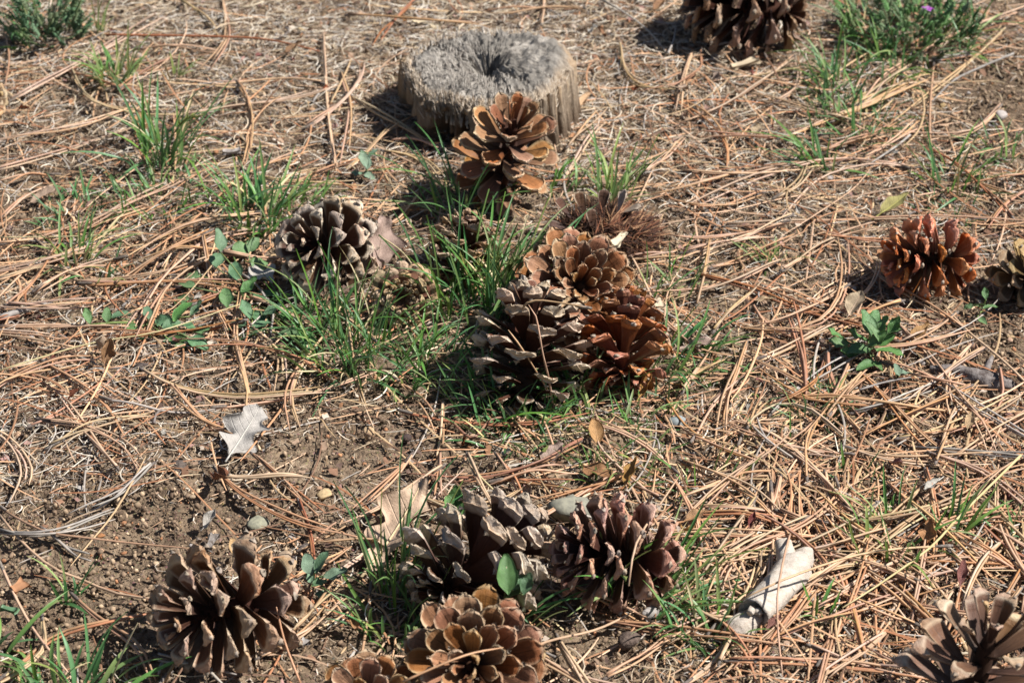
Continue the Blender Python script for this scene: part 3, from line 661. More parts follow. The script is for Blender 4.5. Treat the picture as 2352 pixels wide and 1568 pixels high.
TRACED = [  # (pixels, colour, needles)
 ([(27, 230), (190, 135), (370, 38)], 1, 3), ([(415, 0), (470, 40), (510, 85)], 3, 2), ([(512, 0), (522, 70), (510, 110), (470, 165)], 0, 3),
 ([(160, 150), (193, 215), (240, 245), (330, 262), (425, 258)], 3, 3), ([(545, 190), (568, 225), (577, 290), (570, 350), (562, 385)], 0, 3), ([(743, 85), (752, 230), (765, 330), (777, 390)], 0, 2),
 ([(130, 400), (70, 402), (0, 425)], 2, 2), ([(10, 60), (22, 130), (18, 200)], 4, 1), ([(270, 202), (180, 170), (100, 140)], 2, 2), ([(275, 203), (330, 165), (400, 130)], 2, 2), ([(310, 110), (410, 110), (500, 120)], 0, 2),
 ([(800, 35), (950, 45), (1085, 52), (1127, 60)], 0, 2), ([(955, 0), (895, 55), (860, 105)], 4, 2), ([(784, 170), (804, 250), (792, 380)], 0, 2), ([(795, 390), (870, 320), (940, 265)], 3, 2),
 ([(1385, 0), (1484, 70), (1535, 122)], 5, 1), ([(1425, 100), (1434, 160), (1467, 195), (1560, 210)], 3, 3), ([(1304, 337), (1345, 290), (1380, 247)], 0, 2), ([(1284, 420), (1350, 330), (1388, 285)], 1, 2),
 ([(1485, 395), (1530, 355), (1568, 320)], 1, 3), ([(884, 347), (950, 363), (1000, 393), (1024, 430)], 3, 3), ([(900, 325), (960, 322), (1010, 333)], 0, 2), ([(800, 215), (870, 260), (985, 330)], 3, 2),
 ([(2352, 20), (2218, 70), (2088, 143), (2031, 177), (1988, 230), (1961, 260)], 1, 3), ([(2308, 67), (2148, 207), (2041, 290)], 3, 2), ([(2298, 243), (2251, 290), (2201, 310), (2101, 313), (1981, 303)], 0, 3),
 ([(1821, 130), (1728, 200), (1665, 243), (1568, 283)], 1, 3), ([(1791, 317), (1900, 277), (2001, 243), (2128, 187)], 0, 3), ([(2078, 383), (1935, 365), (1858, 373), (1735, 407), (1640, 450), (1560, 490)], 1, 2),
 ([(2078, 385), (1998, 377), (1901, 397), (1851, 430), (1795, 493)], 1, 1), ([(1758, 127), (1785, 180), (1815, 233)], 4, 1), ([(2352, 403), (2201, 427), (2101, 457)], 0, 2), ([(2185, 380), (2268, 427), (2352, 463)], 0, 2),
 ([(1781, 453), (1835, 417), (1858, 377)], 3, 3), ([(2145, 143), (2135, 267), (2140, 433)], 0, 1), ([(1668, 520), (1835, 505), (2100, 500), (2352, 503)], 1, 2), ([(1568, 395), (1700, 398), (1860, 380)], 0, 2),
 ([(1880, 310), (1750, 315), (1600, 310)], 2, 2), ([(2080, 160), (2000, 210), (1940, 250)], 3, 3), ([(1640, 165), (1720, 175), (1850, 160), (1950, 168)], 3, 1), ([(1590, 120), (1570, 180), (1560, 260)], 0, 2),
 ([(530, 566), (433, 616), (383, 663), (347, 723), (317, 786)], 0, 2), ([(600, 526), (483, 550), (430, 586), (373, 640), (333, 700), (290, 780)], 1, 2), ([(80, 550), (160, 623), (253, 700)], 1, 1),
 ([(80, 666), (117, 640), (187, 613), (293, 593)], 1, 3), ([(187, 650), (367, 646), (500, 656), (610, 666)], 2, 3), ([(467, 546), (493, 690), (520, 756), (533, 790)], 0, 3),
 ([(567, 946), (570, 900), (550, 823), (537, 756), (553, 690), (563, 606)], 0, 3), ([(567, 736), (617, 783), (647, 823), (650, 903)], 1, 3), ([(330, 850), (400, 883), (500, 903), (600, 910), (784, 900)], 3, 3),
 ([(560, 1010), (473, 970), (430, 930), (390, 883)], 0, 3), ([(113, 1026), (200, 983), (300, 960), (350, 955)], 3, 3), ([(237, 913), (290, 926), (383, 946), (507, 933)], 5, 1), ([(100, 830), (233, 923), (290, 1006)], 2, 2),
 ([(0, 753), (120, 745), (300, 752)], 1, 2), ([(570, 683), (660, 717), (750, 753)], 0, 2), ([(283, 590), (250, 600), (240, 656), (247, 690), (283, 730)], 4, 1), ([(0, 560), (120, 540), (240, 500), (330, 470)], 1, 2),
 ([(0, 720), (80, 640), (140, 560)], 2, 2), ([(0, 640), (90, 610), (190, 640)], 3, 2), ([(20, 700), (150, 700), (240, 690)], 1, 3), ([(600, 560), (500, 575), (400, 570), (300, 600)], 0, 2), ([(0, 500), (60, 455), (130, 420)], 0, 2),
 ([(1517, 733), (1484, 650), (1437, 576), (1390, 523)], 0, 1), ([(861, 781), (784, 726), (700, 680)], 3, 3), ([(901, 863), (951, 903), (991, 956), (1014, 996)], 0, 2), ([(1231, 920), (1255, 985), (1277, 1045)], 0, 1),
 ([(1167, 940), (1205, 980), (1251, 1016)], 0, 2), ([(1017, 933), (1016, 990), (1011, 1046)], 0, 2), ([(1400, 593), (1480, 592), (1568, 583)], 1, 3),
 ([(1568, 580), (1695, 553), (1771, 536)], 1, 3), ([(1801, 620), (1868, 573), (1935, 543), (2018, 523)], 1, 3), ([(1731, 756), (1815, 756), (1885, 736), (1928, 690), (1943, 623), (1938, 556)], 0, 3),
 ([(1731, 703), (1755, 736), (1801, 763), (1901, 790), (2035, 796), (2135, 786), (2235, 761)], 0, 2), ([(2195, 720), (2101, 780), (2060, 800)], 1, 2), ([(2068, 693), (1968, 730), (1901, 770)], 0, 2),
 ([(1741, 823), (1821, 796), (1918, 750)], 1, 3), ([(1715, 786), (1691, 856), (1668, 916), (1661, 990), (1665, 1046)], 0, 3), ([(1901, 813), (1905, 850), (1931, 910), (1968, 966)], 2, 3),
 ([(2061, 743), (2128, 813), (2195, 906), (2255, 973), (2288, 1046)], 0, 3), ([(1801, 916), (1901, 913), (2035, 926), (2168, 940), (2345, 933)], 0, 2), ([(1698, 1016), (1725, 963), (1775, 933), (1808, 930), (1868, 950), (1931, 1000), (2001, 1046)], 3, 2),
 ([(1718, 980), (1735, 945), (1755, 923)], 3, 2), ([(2065, 1006), (2228, 965), (2311, 923), (2338, 900)], 3, 3), ([(1758, 1030), (1835, 1033), (1928, 1046)], 1, 3), ([(2031, 833), (2168, 876), (2235, 890)], 0, 2),
 ([(1895, 1088), (1908, 1152), (1928, 1232)], 1, 2), ([(1921, 1102), (1958, 1202), (1998, 1298), (2035, 1358), (2108, 1458)], 1, 1), 
  ([(1845, 1208), (1755, 1245), (1695, 1278), (1658, 1322), (1638, 1378)], 0, 3), ([(1850, 1190), (1750, 1230), (1680, 1275), (1640, 1330)], 3, 3),
 ([(1568, 1142), (1668, 1108), (1741, 1085), (1901, 1085)], 0, 2), ([(1828, 1188), (1861, 1295), (1935, 1365)], 0, 2), ([(1645, 1422), (1685, 1462), (1721, 1512), (1748, 1568)], 2, 3), ([(1855, 1368), (1785, 1438), (1701, 1512), (1661, 1555)], 0, 3),
 ([(2185, 1272), (2235, 1325), (2275, 1378)], 0, 2), ([(1568, 1060), (1715, 1125), (1790, 1190)], 0, 3), ([(1568, 1172), (1715, 1180), (1850, 1215)], 2, 3), ([(2118, 1118), (2020, 1215), (1960, 1290)], 0, 3),
 ([(2200, 1310), (2080, 1330), (2000, 1350)], 1, 2), ([(1630, 1450), (1670, 1400), (1720, 1360), (1755, 1250)], 3, 2), ([(1568, 1380), (1640, 1420), (1730, 1430)], 1, 2), ([(2352, 1290), (2230, 1280), (2100, 1300)], 0, 2),
 ([(0, 1185), (50, 1242), (117, 1298), (180, 1325), (267, 1365), (367, 1385)], 1, 1), ([(0, 1162), (100, 1218), (200, 1238), (333, 1255), (473, 1265)], 2, 1), ([(0, 1292), (33, 1362), (73, 1438), (110, 1495), (160, 1552)], 1, 1),
 ([(0, 1558), (110, 1475), (183, 1448), (283, 1422), (377, 1398)], 2, 2), ([(167, 1365), (233, 1422), (317, 1492), (353, 1568)], 2, 2), ([(0, 1218), (90, 1227), (167, 1215), (263, 1175)], 5, 3), ([(347, 1068), (260, 1142), (167, 1188)], 5, 3),
 ([(100, 1215), (150, 1252), (213, 1285)], 5, 2), ([(493, 1075), (567, 1138), (667, 1195), (777, 1232)], 2, 3), ([(500, 1088), (600, 1092), (717, 1097)], 3, 2), ([(583, 1045), (667, 1115), (743, 1188)], 2, 3),
 ([(597, 1508), (700, 1445), (784, 1372)], 0, 3), ([(600, 1500), (700, 1420), (784, 1330)], 3, 2), ([(370, 1565), (400, 1520), (430, 1475)], 0, 1), ([(363, 1508), (467, 1532), (533, 1568)], 5, 2),
 ([(927, 1252), (850, 1242), (700, 1230)], 0, 3), ([(1197, 1218), (1267, 1178), (1351, 1122), (1447, 1048)], 0, 3), ([(944, 1045), (894, 1105), (817, 1185)], 0, 3), ([(1014, 1072), (917, 1135), (784, 1202)], 1, 2),
 ([(1011, 1045), (1006, 1090), (1000, 1145)], 0, 2), ([(1074, 1045), (1104, 1112), (1134, 1168)], 3, 2), ([(1141, 1045), (1181, 1105), (1214, 1195)], 2, 2), ([(1184, 1308), (1251, 1305), (1317, 1342), (1417, 1392), (1501, 1438), (1568, 1488)], 0, 2),
 ([(1201, 1498), (1351, 1445), (1454, 1405)], 1, 1), ([(1394, 1555), (1480, 1500), (1568, 1445)], 0, 3), ([(851, 1345), (842, 1440), (834, 1528)], 0, 1), ([(1164, 1095), (1240, 1105), (1317, 1118)], 2, 3), ([(1130, 1105), (1240, 1080), (1330, 1075)], 0, 2),
 ([(680, 1330), (740, 1290), (800, 1255)], 0, 3), ([(690, 1260), (740, 1230), (790, 1205)], 0, 2), ([(1640, 760), (1690, 700), (1760, 640)], 3, 2), ([(1600, 700), (1620, 620), (1635, 540)], 0, 2), ([(1568, 900), (1620, 820), (1660, 740)], 0, 2),
 ([(1590, 1010), (1640, 930), (1700, 880)], 0, 2), ([(1560, 880), (1600, 850), (1660, 830)], 3, 2), ([(2352, 880), (2270, 800), (2160, 700)], 0, 1), ([(2150, 1060), (2190, 960), (2240, 880)], 0, 2),
]
for i, (pts, k, n) in enumerate(TRACED): bundle(pts, k, n, seed=i, width=3.1 if n < 3 else 2.7)

# needles resting on the central cones
bundle([(1347, 706), (1284, 696), (1234, 691), (1207, 700), (1198, 722)], 3, 2, 'straw coloured needle pair bent over the top of the dark cone', [.125, .125, .125, .12, .10], 2.2, seed=501)
bundle([(1272, 943), (1261, 873), (1247, 816), (1231, 730), (1214, 703)], 0, 2, 'tan needle pair leaning upright against the pale tipped cone', [.006, .05, .085, .125, .135], 2.4, seed=502, spread=.5)
bundle([(1257, 893), (1201, 803), (1167, 756)], 0, 1, 'single rusty tan needle leaning across the pale tipped cone', [.03, .085, .105], 2.4, sheath=False, seed=503)
bundle([(1444, 1345), (1454, 1275), (1477, 1218), (1564, 1088)], 1, 1, 'long tan needle standing across the reddish cone with upright scales', [.07, .085, .085, .03], 2.2, sheath=False, seed=504)
bundle([(924, 1565), (1017, 1525), (1084, 1502), (1157, 1490)], 0, 1, 'single tan needle lying over the cone with broad rounded scales', [.10, .11, .11, .10], 2.2, sheath=False, seed=505)
bundle([(690, 1568), (653, 1472), (633, 1395)], 0, 1, 'single tan needle leaning up onto the large cone on bare soil', [.004, .03, .06], 2.2, sheath=False, seed=506)
bundle([(1815, 1225), (1798, 1292), (1785, 1378), (1788, 1462), (1798, 1555)], 1, 1, 'pinkish single needle crossing lengthwise over the bleached broken branch', [.03, .048, .04, .014, .008], 2.6, sheath=False, seed=507)
bundle([(2175, 1253), (2035, 1262), (1935, 1282), (1801, 1328), (1695, 1378)], 0, 1, 'long tan needle with a sheath laid across the bleached broken branch', [.014, .024, .034, .046, .034], 2.6, seed=508)
# pale straws and twigs
def stalk(name, pts, mat, rad, label, cat, dz=.008, sides=6, taper=.5, lump=.08, seed=0):
    P = [G(u, v, dz) for u, v in pts]
    foot = Vector((P[0].x, P[0].y, float(hgt(P[0].x, P[0].y))))
    path = smooth_path(P, 14) - np.array(foot)
    rr = rad * np.interp(np.linspace(0, 1, 14), [0, .7, 1], [1, .85, taper])
    V, F = tube(path, rr, sides, 1, 0, lump, seed)
    o = link(name, quads_to_mesh(name, V, F), mat); o.location = foot
    return tag(o, label, cat)
stalk('dry_grass_stalk', [(2345, 1045), (2201, 1188), (2135, 1258), (2018, 1342), (1935, 1395)], M_STRAW, .0014, 'long pale yellow straw lying across the needle litter', 'straw', .016)
stalk('dry_grass_stalk', [(0, 850), (200, 790), (367, 760), (567, 693)], M_STRAW, .0009, 'thin pale straw running above the creeping bindweed', 'straw', .014)
stalk('dry_grass_stalk', [(0, 545), (160, 543), (330, 535)], M_STRAW, .0008, 'thin pale straw lying below the grass tufts in dry thatch', 'straw', .014)
stalk('dry_grass_stalk', [(870, 540), (934, 590), (990, 690)], M_STRAW, .0010, 'yellow straw crossing the small tan weathered cone', 'straw', .05)
stalk('dry_grass_stalk', [(1074, 1052), (1104, 1095), (1157, 1148), (1201, 1202)], M_STRAW, .0012, 'pale straw pointing at the dark cone with whitish tips', 'straw', .012)
stalk('twig', [(243, 80), (500, 84), (620, 92), (735, 118)], M_NEEDLE[4], .0016, 'thin reddish twig across the dry thatch behind the tufts', 'twig', .012)
stalk('twig', [(2328, 123), (2240, 160), (2188, 187), (2141, 233)], M_TWIG, .0016, 'bent grey twig on the soil below the weedy clump', 'twig', .010)
stalk('twig', [(1535, 122), (1548, 90), (1552, 60)], M_TWIG, .0014, 'short grey twig standing in the shade of the far cone', 'twig', .012)
stalk('twig', [(1974, 895), (2030, 878), (2092, 866)], M_TWIG, .0012, 'straight grey twig below the green leafy rosette', 'twig', .010)
stalk('twig', [(0, 730), (60, 710), (120, 692)], M_TWIG, .004, 'stout grey twig among pinkish needles on the thatch', 'twig', .008)
stalk('twig', [(1035, 965), (1085, 1005), (1130, 962), (1200, 960)], M_NEEDLE[4], .0016, 'crooked rusty twig under the central grass', 'twig', .008)
stalk('twig', [(2090, 310), (2060, 335), (2000, 375)], M_TWIG, .0015, 'pale forked stem among needles under the soil patch', 'twig', .012)

def random_bundles(count):
    made = 0; tries = 0
    while made < count and tries < 8000:
        tries += 1
        u = random.uniform(-20, 2372); v = random.uniform(-10, 1575)
        if random.random() * 1.5 > float(F_needle(np.array(u), np.array(v))) ** 1.2 * (.55 + .45 * v / 1568): continue
        if u > 1600 and v > 950: a = random.choice([random.gauss(.95, .35), random.gauss(2.4, .4), random.uniform(0, 3.14)])
        elif u < 800 and 480 < v < 900: a = random.choice([random.gauss(.35, .3), random.uniform(0, 3.14)])
        else: a = random.choice([random.gauss(.7, .4), random.uniform(0, 3.14)])
        if random.random() < .5: a += math.pi
        p = G(u, v); L = random.uniform(.12, .22); cv = random.gauss(0, .7)
        pts = []
        for t in (-.5, -.17, .17, .5):
            aa = a + cv * t; q = (p.x + math.cos(a + cv * t * .5) * L * t, p.y + math.sin(a + cv * t * .5) * L * t)
            pts.append(to_pix(q[0], q[1], float(hgt(*q))))
        W = [G(*q) for q in pts]
        if any((w.x - x) ** 2 + (w.y - y) ** 2 < (r * 1.05) ** 2 for w in W for (x, y, r) in KEEP_SOLID): continue
        bundle(pts, random.choices(range(6), [5, 4, 3.5, 2, 1.5, .8])[0], random.choice([2, 3, 3]), seed=2000 + made, width=random.uniform(2.4, 3.0))
        made += 1
random_bundles(300 - len(TRACED) - 8)

# ================================================================== GRASS
def blade_mesh(droop, twist, seed):
    rs = np.random.default_rng(seed); n = 9
    t = np.linspace(0, 1, n)
    w = .5 * np.interp(t, [0, .08, .35, .75, 1], [.55, .8, 1, .7, .03])
    x = droop * t ** 2.2; z = t * (1 - .30 * droop * t ** 2)
    a = twist * t
    L = np.stack([x - np.sin(a) * w * .0 , -np.cos(a) * w, z], -1)
    Rr = np.stack([x, np.cos(a) * w, z], -1)
    L[:, 0] += np.sin(a) * w; Rr[:, 0] -= np.sin(a) * w
    C = np.stack([x + .0 * t, 0 * t, z], -1)
    # y carries blade width in units of blade width: scaled per object
    V = np.stack([L, C, Rr], 1)
    V[:, 1, 0] += 0.012
    V = V.reshape(-1, 3)
    F = grid_faces(n, 3)
    return mesh_np('grass_blade', V, F)
BLADES = [blade_mesh(d, 0, i) for i, d in enumerate((.08, .2, .36, .55, .8, 1.1))]
M_GRASS = [var_mat('grass_green', (.17, .32, .085), .42, .4, .28, .02, col2=(.125, .25, .062), trans=.38, world_scale=4),
           var_mat('grass_blue', (.115, .255, .095), .42, .4, .28, .016, col2=(.085, .195, .07), trans=.35, world_scale=4),
           var_mat('grass_light', (.32, .40, .15), .45, .4, .22, .015, col2=(.25, .33, .11), trans=.4, world_scale=4)]
M_SEED = var_mat('seed_head', (.28, .31, .10), .6, .2, .2, col2=(.22, .2, .08))
def tuft(u, v, n, hpx, spread, label, lean=(0, 0), rad=.02, mats=(0, 1), wid=3.0, seed=0, name='grass_tuft', group=None, fine=0):
    rs = random.Random(seed * 7 + 3)
    p = G(u, v); H = hpx * mm_px(v) * 1.45
    root = thing(name, label, 'grass', p, group)
    for i in range(int(n * (2.3 if v > 620 else 3.1))):
        a = rs.uniform(0, 2 * math.pi); rr = rad * math.sqrt(rs.random())
        x, y = rr * math.cos(a), rr * math.sin(a) * 1.2
        h = H * rs.uniform(.35, 1.05)
        az = math.atan2(y + lean[1] * rad * 2, x + lean[0] * rad * 2) + rs.gauss(0, .8)
        tilt = abs(rs.gauss(0, spread * 1.25)) + .06
        k = rs.randrange(6) if rs.random() < .35 else rs.randrange(4)
        z = float(hgt(p.x + x, p.y + y)) - p.z - .004
        tl = Matrix.Rotation(R(lean[0] * 30), 4, 'Y') @ Matrix.Rotation(R(-lean[1] * 30), 4, 'X')
        M = Matrix.Translation((x, y, z)) @ tl @ Matrix.Rotation(az, 4, 'Z') @ Matrix.Rotation(tilt, 4, 'Y') @ Matrix.Rotation(rs.gauss(0, .5), 4, 'Z') @ Matrix.Diagonal((h, wid * .00118 * rs.uniform(.55, 1.15), h, 1))
        link('blade', BLADES[k], M_STRAW if rs.random() < .05 else M_GRASS[2 if rs.random() < .12 else rs.choice(mats)], root, M)
    return root
def seed_head(root, u0, v0, u1, v1, up, n=14, seed=0):
    """a flowering stem from the tuft's foot with small spikelets along its end"""
    rs = random.Random(seed)
    b = root.location; a = G(u0, v0); e = G(u1, v1, up)
    # keep the stem over its own foot: the tip is where the pixel ray meets the given height
    P = [a - b, (a + (e - a) * .5 + Vector((0, 0, up * .18))) - b, e - b]
    path = smooth_path(P, 12); V, F = tube(path, np.linspace(.0011, .0005, 12), 5)
    st = link('stem', quads_to_mesh('stem', V, F), M_GRASS[0], root)
    parts = []
    for i in range(n):
        f = .55 + .45 * i / n; q = path[int(f * 11)]
        d = np.array([rs.gauss(0, .6), rs.gauss(0, .6), rs.uniform(.3, 1)]); d += (path[-1] - path[-3]) / np.linalg.norm(path[-1] - path[-3]) * 1.3
        d /= np.linalg.norm(d); L = rs.uniform(.010, .020)
        parts.append(tube(np.array([q, q + d * L * .35, q + d * L * .7, q + d * L * 1.3]), [.0004, .0011, .0009, .0001], 4))
    V, F = merge(parts); link('seed_head', quads_to_mesh('seed_head', V, F), M_SEED, root)

TUFTS = [
 (265, 185, 13, 95, .35, 'short light green tuft behind the tall stemmed grass', (0, 0), .022, (0, 2), 3.6),
 (375, 360, 18, 150, .35, 'tall stemmed grass with a flowering head in dry thatch', (.1, 0), .03, (0, 1), 3.4),
 (360, 450, 34, 75, .7, 'low spreading grass in front of the tall stemmed grass', (0, 0), .055, (0, 1), 2.6),
 (590, 500, 26, 125, .45, 'bushy grass tuft behind the grey edged cone', (.1, 0), .035, (0, 1), 3.6),
 (690, 480, 9, 80, .5, 'sparse grass right behind the grey edged cone', (.3, 0), .03, (0,), 3.0),
 (172, 600, 12, 105, .35, 'upright grass among the needles near the bindweed', (0, 0), .022, (0, 2), 3.2),
 (170, 490, 20, 60, .8, 'flattened grass patch in thatch beside a pinkish dead leaf', (0, 0), .04, (1,), 2.6),
 (240, 640, 7, 70, .6, 'few grass blades leaning over the bindweed needles', (.4, 0), .02, (1, 0), 3.0),
 (790, 805, 42, 165, .38, 'long dense grass in front of the small tan cone', (-.1, 0), .05, (0, 1), 3.0),
 (720, 740, 16, 110, .4, 'thin grass at the foot of the grey edged cone', (.2, 0), .035, (1,), 2.8),
 (905, 840, 26, 110, .5, 'grass between the long dense grass and the pale tipped cone', (.2, 0), .05, (0, 1), 2.8),
 (1000, 850, 22, 110, .5, 'grass growing against the side of the pale tipped cone', (.1, 0), .045, (0, 1), 2.8),
 (1085, 700, 44, 190, .30, 'tall seeding grass in front of the small dark cone', (.05, 0), .05, (0, 1), 3.2),
 (1170, 690, 20, 180, .30, 'tall grass squeezed between the dark cone and rounded scales', (.1, 0), .03, (0, 1), 3.4),
 (1050, 475, 9, 170, .25, 'long thin blades in front of the upright cone', (-.15, 0), .035, (0, 1), 3.4),
 (1140, 930, 34, 100, .55, 'lush grass under the front of the pale tipped cone', (-.1, 0), .05, (0, 1), 3.0),
 (1200, 990, 34, 85, .6, 'dark grass at the foot of the leaning needle pair', (0, 0), .045, (1, 0), 2.6),
 (1325, 905, 20, 105, .5, 'grass in the gap between the red and pale tipped cones', (-.1, 0), .03, (0, 1), 3.0),
 (1560, 830, 22, 120, .45, 'grass leaning out beside the glossy red cone', (.4, 0), .04, (0, 1), 3.2),
 (1530, 660, 10, 90, .4, 'thin grass behind the glossy red cone', (.3, 0), .03, (0,), 2.8),
 (1410, 455, 12, 125, .35, 'bright grass rising behind the rotten cone', (.15, 0), .022, (0, 2), 3.0),
 (1290, 440, 7, 80, .6, 'short leaning blades between upright cone and rotten cone', (.3, 0), .02, (0,), 3.0),
 (1400, 1015, 30, 75, .6, 'light grass patch over needles below the red cone', (0, 0), .055, (0, 2), 2.4),
 (1500, 960, 12, 80, .5, 'few blades beside the blue grey stone', (.1, 0), .03, (0, 1), 2.6),
 (1420, 1090, 8, 90, .4, 'blades growing through the curled oak leaf', (0, 0), .03, (0,), 2.6),
 (1915, 200, 16, 110, .35, 'upright grass between the weedy clump and the far cone', (-.1, 0), .028, (0, 1), 3.0),
 (1955, 285, 24, 95, .5, 'grass under crossing needles below the weedy clump', (0, 0), .045, (0, 1), 3.0),
 (1880, 385, 9, 120, .3, 'dark thin grass behind a long arched needle bundle', (-.35, 0), .02, (1, 0), 3.0),
 (2030, 160, 22, 90, .6, 'grass spilling from the front of the weedy clump', (0, 0), .045, (0, 1), 2.8),
 (2190, 425, 12, 110, .45, 'open grass beside the yellow green leaf', (.1, 0), .03, (0, 1), 2.8),
 (2180, 490, 24, 45, .8, 'low fine grass just behind the bright orange cone', (0, 0), .035, (1,), 1.8),
 (2300, 345, 10, 65, .6, 'small dark tuft by the soil patch below the weedy clump', (0, 0), .025, (1, 0), 2.8),
 (1865, 935, 32, 75, .6, 'fine short grass below the leafy rosette', (0, 0), .03, (1,), 1.7),
 (1650, 900, 14, 60, .8, 'grass lying flat among needles right of the red cone', (.4, 0), .04, (0, 1), 2.6),
 (1775, 600, 7, 75, .5, 'tiny tuft growing out of a small dead leaf', (0, 0), .015, (0, 2), 2.6),
 (895, 1335, 14, 235, .18, 'tall thin blades rising beside the tan lobed oak leaf', (.02, 0), .022, (0, 1), 2.6),
 (905, 1435, 16, 125, .35, 'grass at the scaly base of the whitish tipped cone', (0, 0), .03, (0, 1), 2.8),
 (1205, 1425, 5, 130, .3, 'few blades between the two lowest brown cones', (.4, 0), .015, (1, 0), 3.2),
 (1395, 1355, 6, 165, .16, 'upright dark blades in front of the reddish cone', (.1, 0), .012, (1, 0), 3.4),
 (1500, 1375, 12, 200, .3, 'long blades leaning past the side of the reddish cone', (.6, 0), .03, (0, 1), 3.0),
 (1610, 1460, 18, 110, .35, 'grass at the end of the bleached broken branch', (-.1, 0), .03, (0, 1), 3.0),
 (1890, 1420, 6, 95, .2, 'lone upright blades right of the bleached branch', (0, 0), .012, (0,), 3.0),
 (2045, 1245, 18, 105, .55, 'grass sprouting through needles near reddish leaves', (-.1, 0), .04, (0, 2), 3.2),
 (2185, 1225, 9, 110, .35, 'grass behind the dark red leaf and long straw', (0, 0), .02, (0, 1), 3.2),
 (155, 1370, 6, 95, .35, 'small grey green tuft on the bare soil', (.2, 0), .008, (1,), 3.4),
 (105, 1590, 7, 130, .5, 'grass fanning out at the corner of the bare soil', (-.3, 0), .015, (1, 0), 4.2),
 (205, 1590, 9, 150, .35, 'upright grass fan next to the large cone on soil', (.25, 0), .02, (1, 0), 4.2),
 (0, 1500, 4, 150, .35, 'long blades leaning over the bare soil', (.8, 0), .012, (1, 0), 4.0),
 (1620, 1120, 9, 75, .5, 'sparse blades among needles beside the curled oak leaf', (0, 0), .03, (0,), 2.4),
 (1950, 1100, 8, 60, .6, 'small blades hidden in thick needle litter', (0, 0), .03, (0, 1), 2.4),
 (2345, 1240, 8, 80, .5, 'grass blades by the long pale yellow straw', (-.2, 0), .02, (0, 1), 3.0),
 (400, 180, 4, 60, .4, 'tiny pale seedling blades in dry thatch', (0, 0), .01, (2,), 2.6),
 (1770, 1010, 6, 60, .5, 'thin blades between curved needle bundles', (0, 0), .03, (0, 1), 2.0),
]
TR = []
for i, (u, v, n, h, sp, lab, lean, rad, mats, wid) in enumerate(TUFTS):
    TR.append(tuft(u, v, n, h, sp, lab, lean, rad, mats, wid, seed=i))
seed_head(TR[1], 375, 350, 460, 265, .075, seed=1)
for (a, b, c, d, e) in ((1085, 690, 1105, 610, .06), (1090, 690, 1060, 600, .05), (1150, 690, 1190, 590, .075), (1150, 690, 1140, 585, .07), (1160, 690, 1230, 600, .07)):
    seed_head(TR[12] if a < 1140 else TR[13], a, b, c, d, e, 18, seed=a)

# ================================================================== BROADLEAF PLANTS
def leaf_mesh(name, ratio, fold, curl, lobes=0, lobe_amp=0.0, tipw=.12, widest=.55, wav=.03, seed=0, side=0.0, ns=13, nq=7, th=.008):
    """leaf of length 1 along +x, upper side +z; curl bends it along its length, side rolls its edges"""
    rs = np.random.default_rng(seed); ph = rs.uniform(0, 6, 3)
    def fn(s, q):
        prof = np.interp(s, [0, .06, widest * .5, widest, .85, 1], [.06, .2, .78, 1, .55, tipw])
        if lobes: prof = prof * (1 - lobe_amp * (.5 + .5 * np.cos(2 * np.pi * lobes * s + ph[0])) * np.clip(np.abs(q) * 1.3, 0, 1))
        y = q * ratio / 2 * prof
        z = fold * np.abs(y) + wav * np.sin(9 * s + ph[1] + 2 * q) * np.abs(q) + wav * .5 * np.sin(17 * s + ph[2]) * q
        if side:                                       # roll the edges up
            a = side * y / (ratio / 2); rr = (ratio / 2) / side
            y2 = rr * np.sin(a); z = z + rr * (1 - np.cos(a)); y = y2
        x = s.copy()
        if abs(curl) > 1e-3:
            a = curl * s; rr = 1 / curl
            x = rr * np.sin(a) - z * np.sin(a); z = rr * (1 - np.cos(a)) + z * np.cos(a)
        return np.stack([x, y, z], -1)
    V, F, _ = slab(fn, ns, nq, lambda s, q: np.full(s.shape, th) * (1 + 1.5 * np.exp(-(q / .12) ** 2)))
    return mesh_np(name, V, F)
GL = [leaf_mesh('green_leaf', .62, .25, -.5, wav=.03, seed=1, widest=.42), leaf_mesh('green_leaf', .7, .15, -.8, wav=.05, seed=2, widest=.38), leaf_mesh('green_leaf', .55, .4, -.2, wav=.02, seed=3, widest=.45),
      leaf_mesh('green_leaf', .62, .3, .4, wav=.06, lobes=4, lobe_amp=.15, seed=4)]
def leaf_mat(name, col, vein, rough=.5, spec=.35, trans=.15, amount=.12, blotch=.74, bump=.5):
    # blade of length 1 along x: side veins slant off the middle, blotches and fine puckering between
    m = var_mat(name, col, rough, spec, amount, .01, col2=tuple(x * blotch for x in col), trans=trans, world_scale=7)
    nt = m.node_tree; k = NT(nt); b = nt.nodes['Principled BSDF']
    sx = k.n('ShaderNodeSeparateXYZ'); nt.links.new(k.coord('Object'), sx.inputs[0])
    ay = k.math('ABSOLUTE', sx.outputs[1])
    ph = k.math('FRACT', k.math('MULTIPLY', k.math('SUBTRACT', sx.outputs[0], k.math('MULTIPLY', ay, .9)), 7.0))
    line = k.mapr(k.math('ABSOLUTE', k.math('SUBTRACT', ph, .5)), 0, .09, 1, 0, True)
    fine = k.noise(38, 4, .65, k.coord('Object')); spots = k.noise(16, 5, .75, k.coord('Object'))
    hs = [n for n in nt.nodes if n.bl_idname == 'ShaderNodeHueSaturation'][0]
    src = hs.inputs['Color'].links[0].from_socket
    c = k.mix(k.math('MULTIPLY', line, .45), src, vein)
    c = k.mix(k.mapr(spots, .58, .72, 0, .55), c, tuple(x * .45 for x in col))
    nt.links.new(c, hs.inputs['Color'])
    k.bump(k.math('ADD', k.math('MULTIPLY', fine, .8), k.math('MULTIPLY', line, -.35)), bump, .0015, b)
    return m
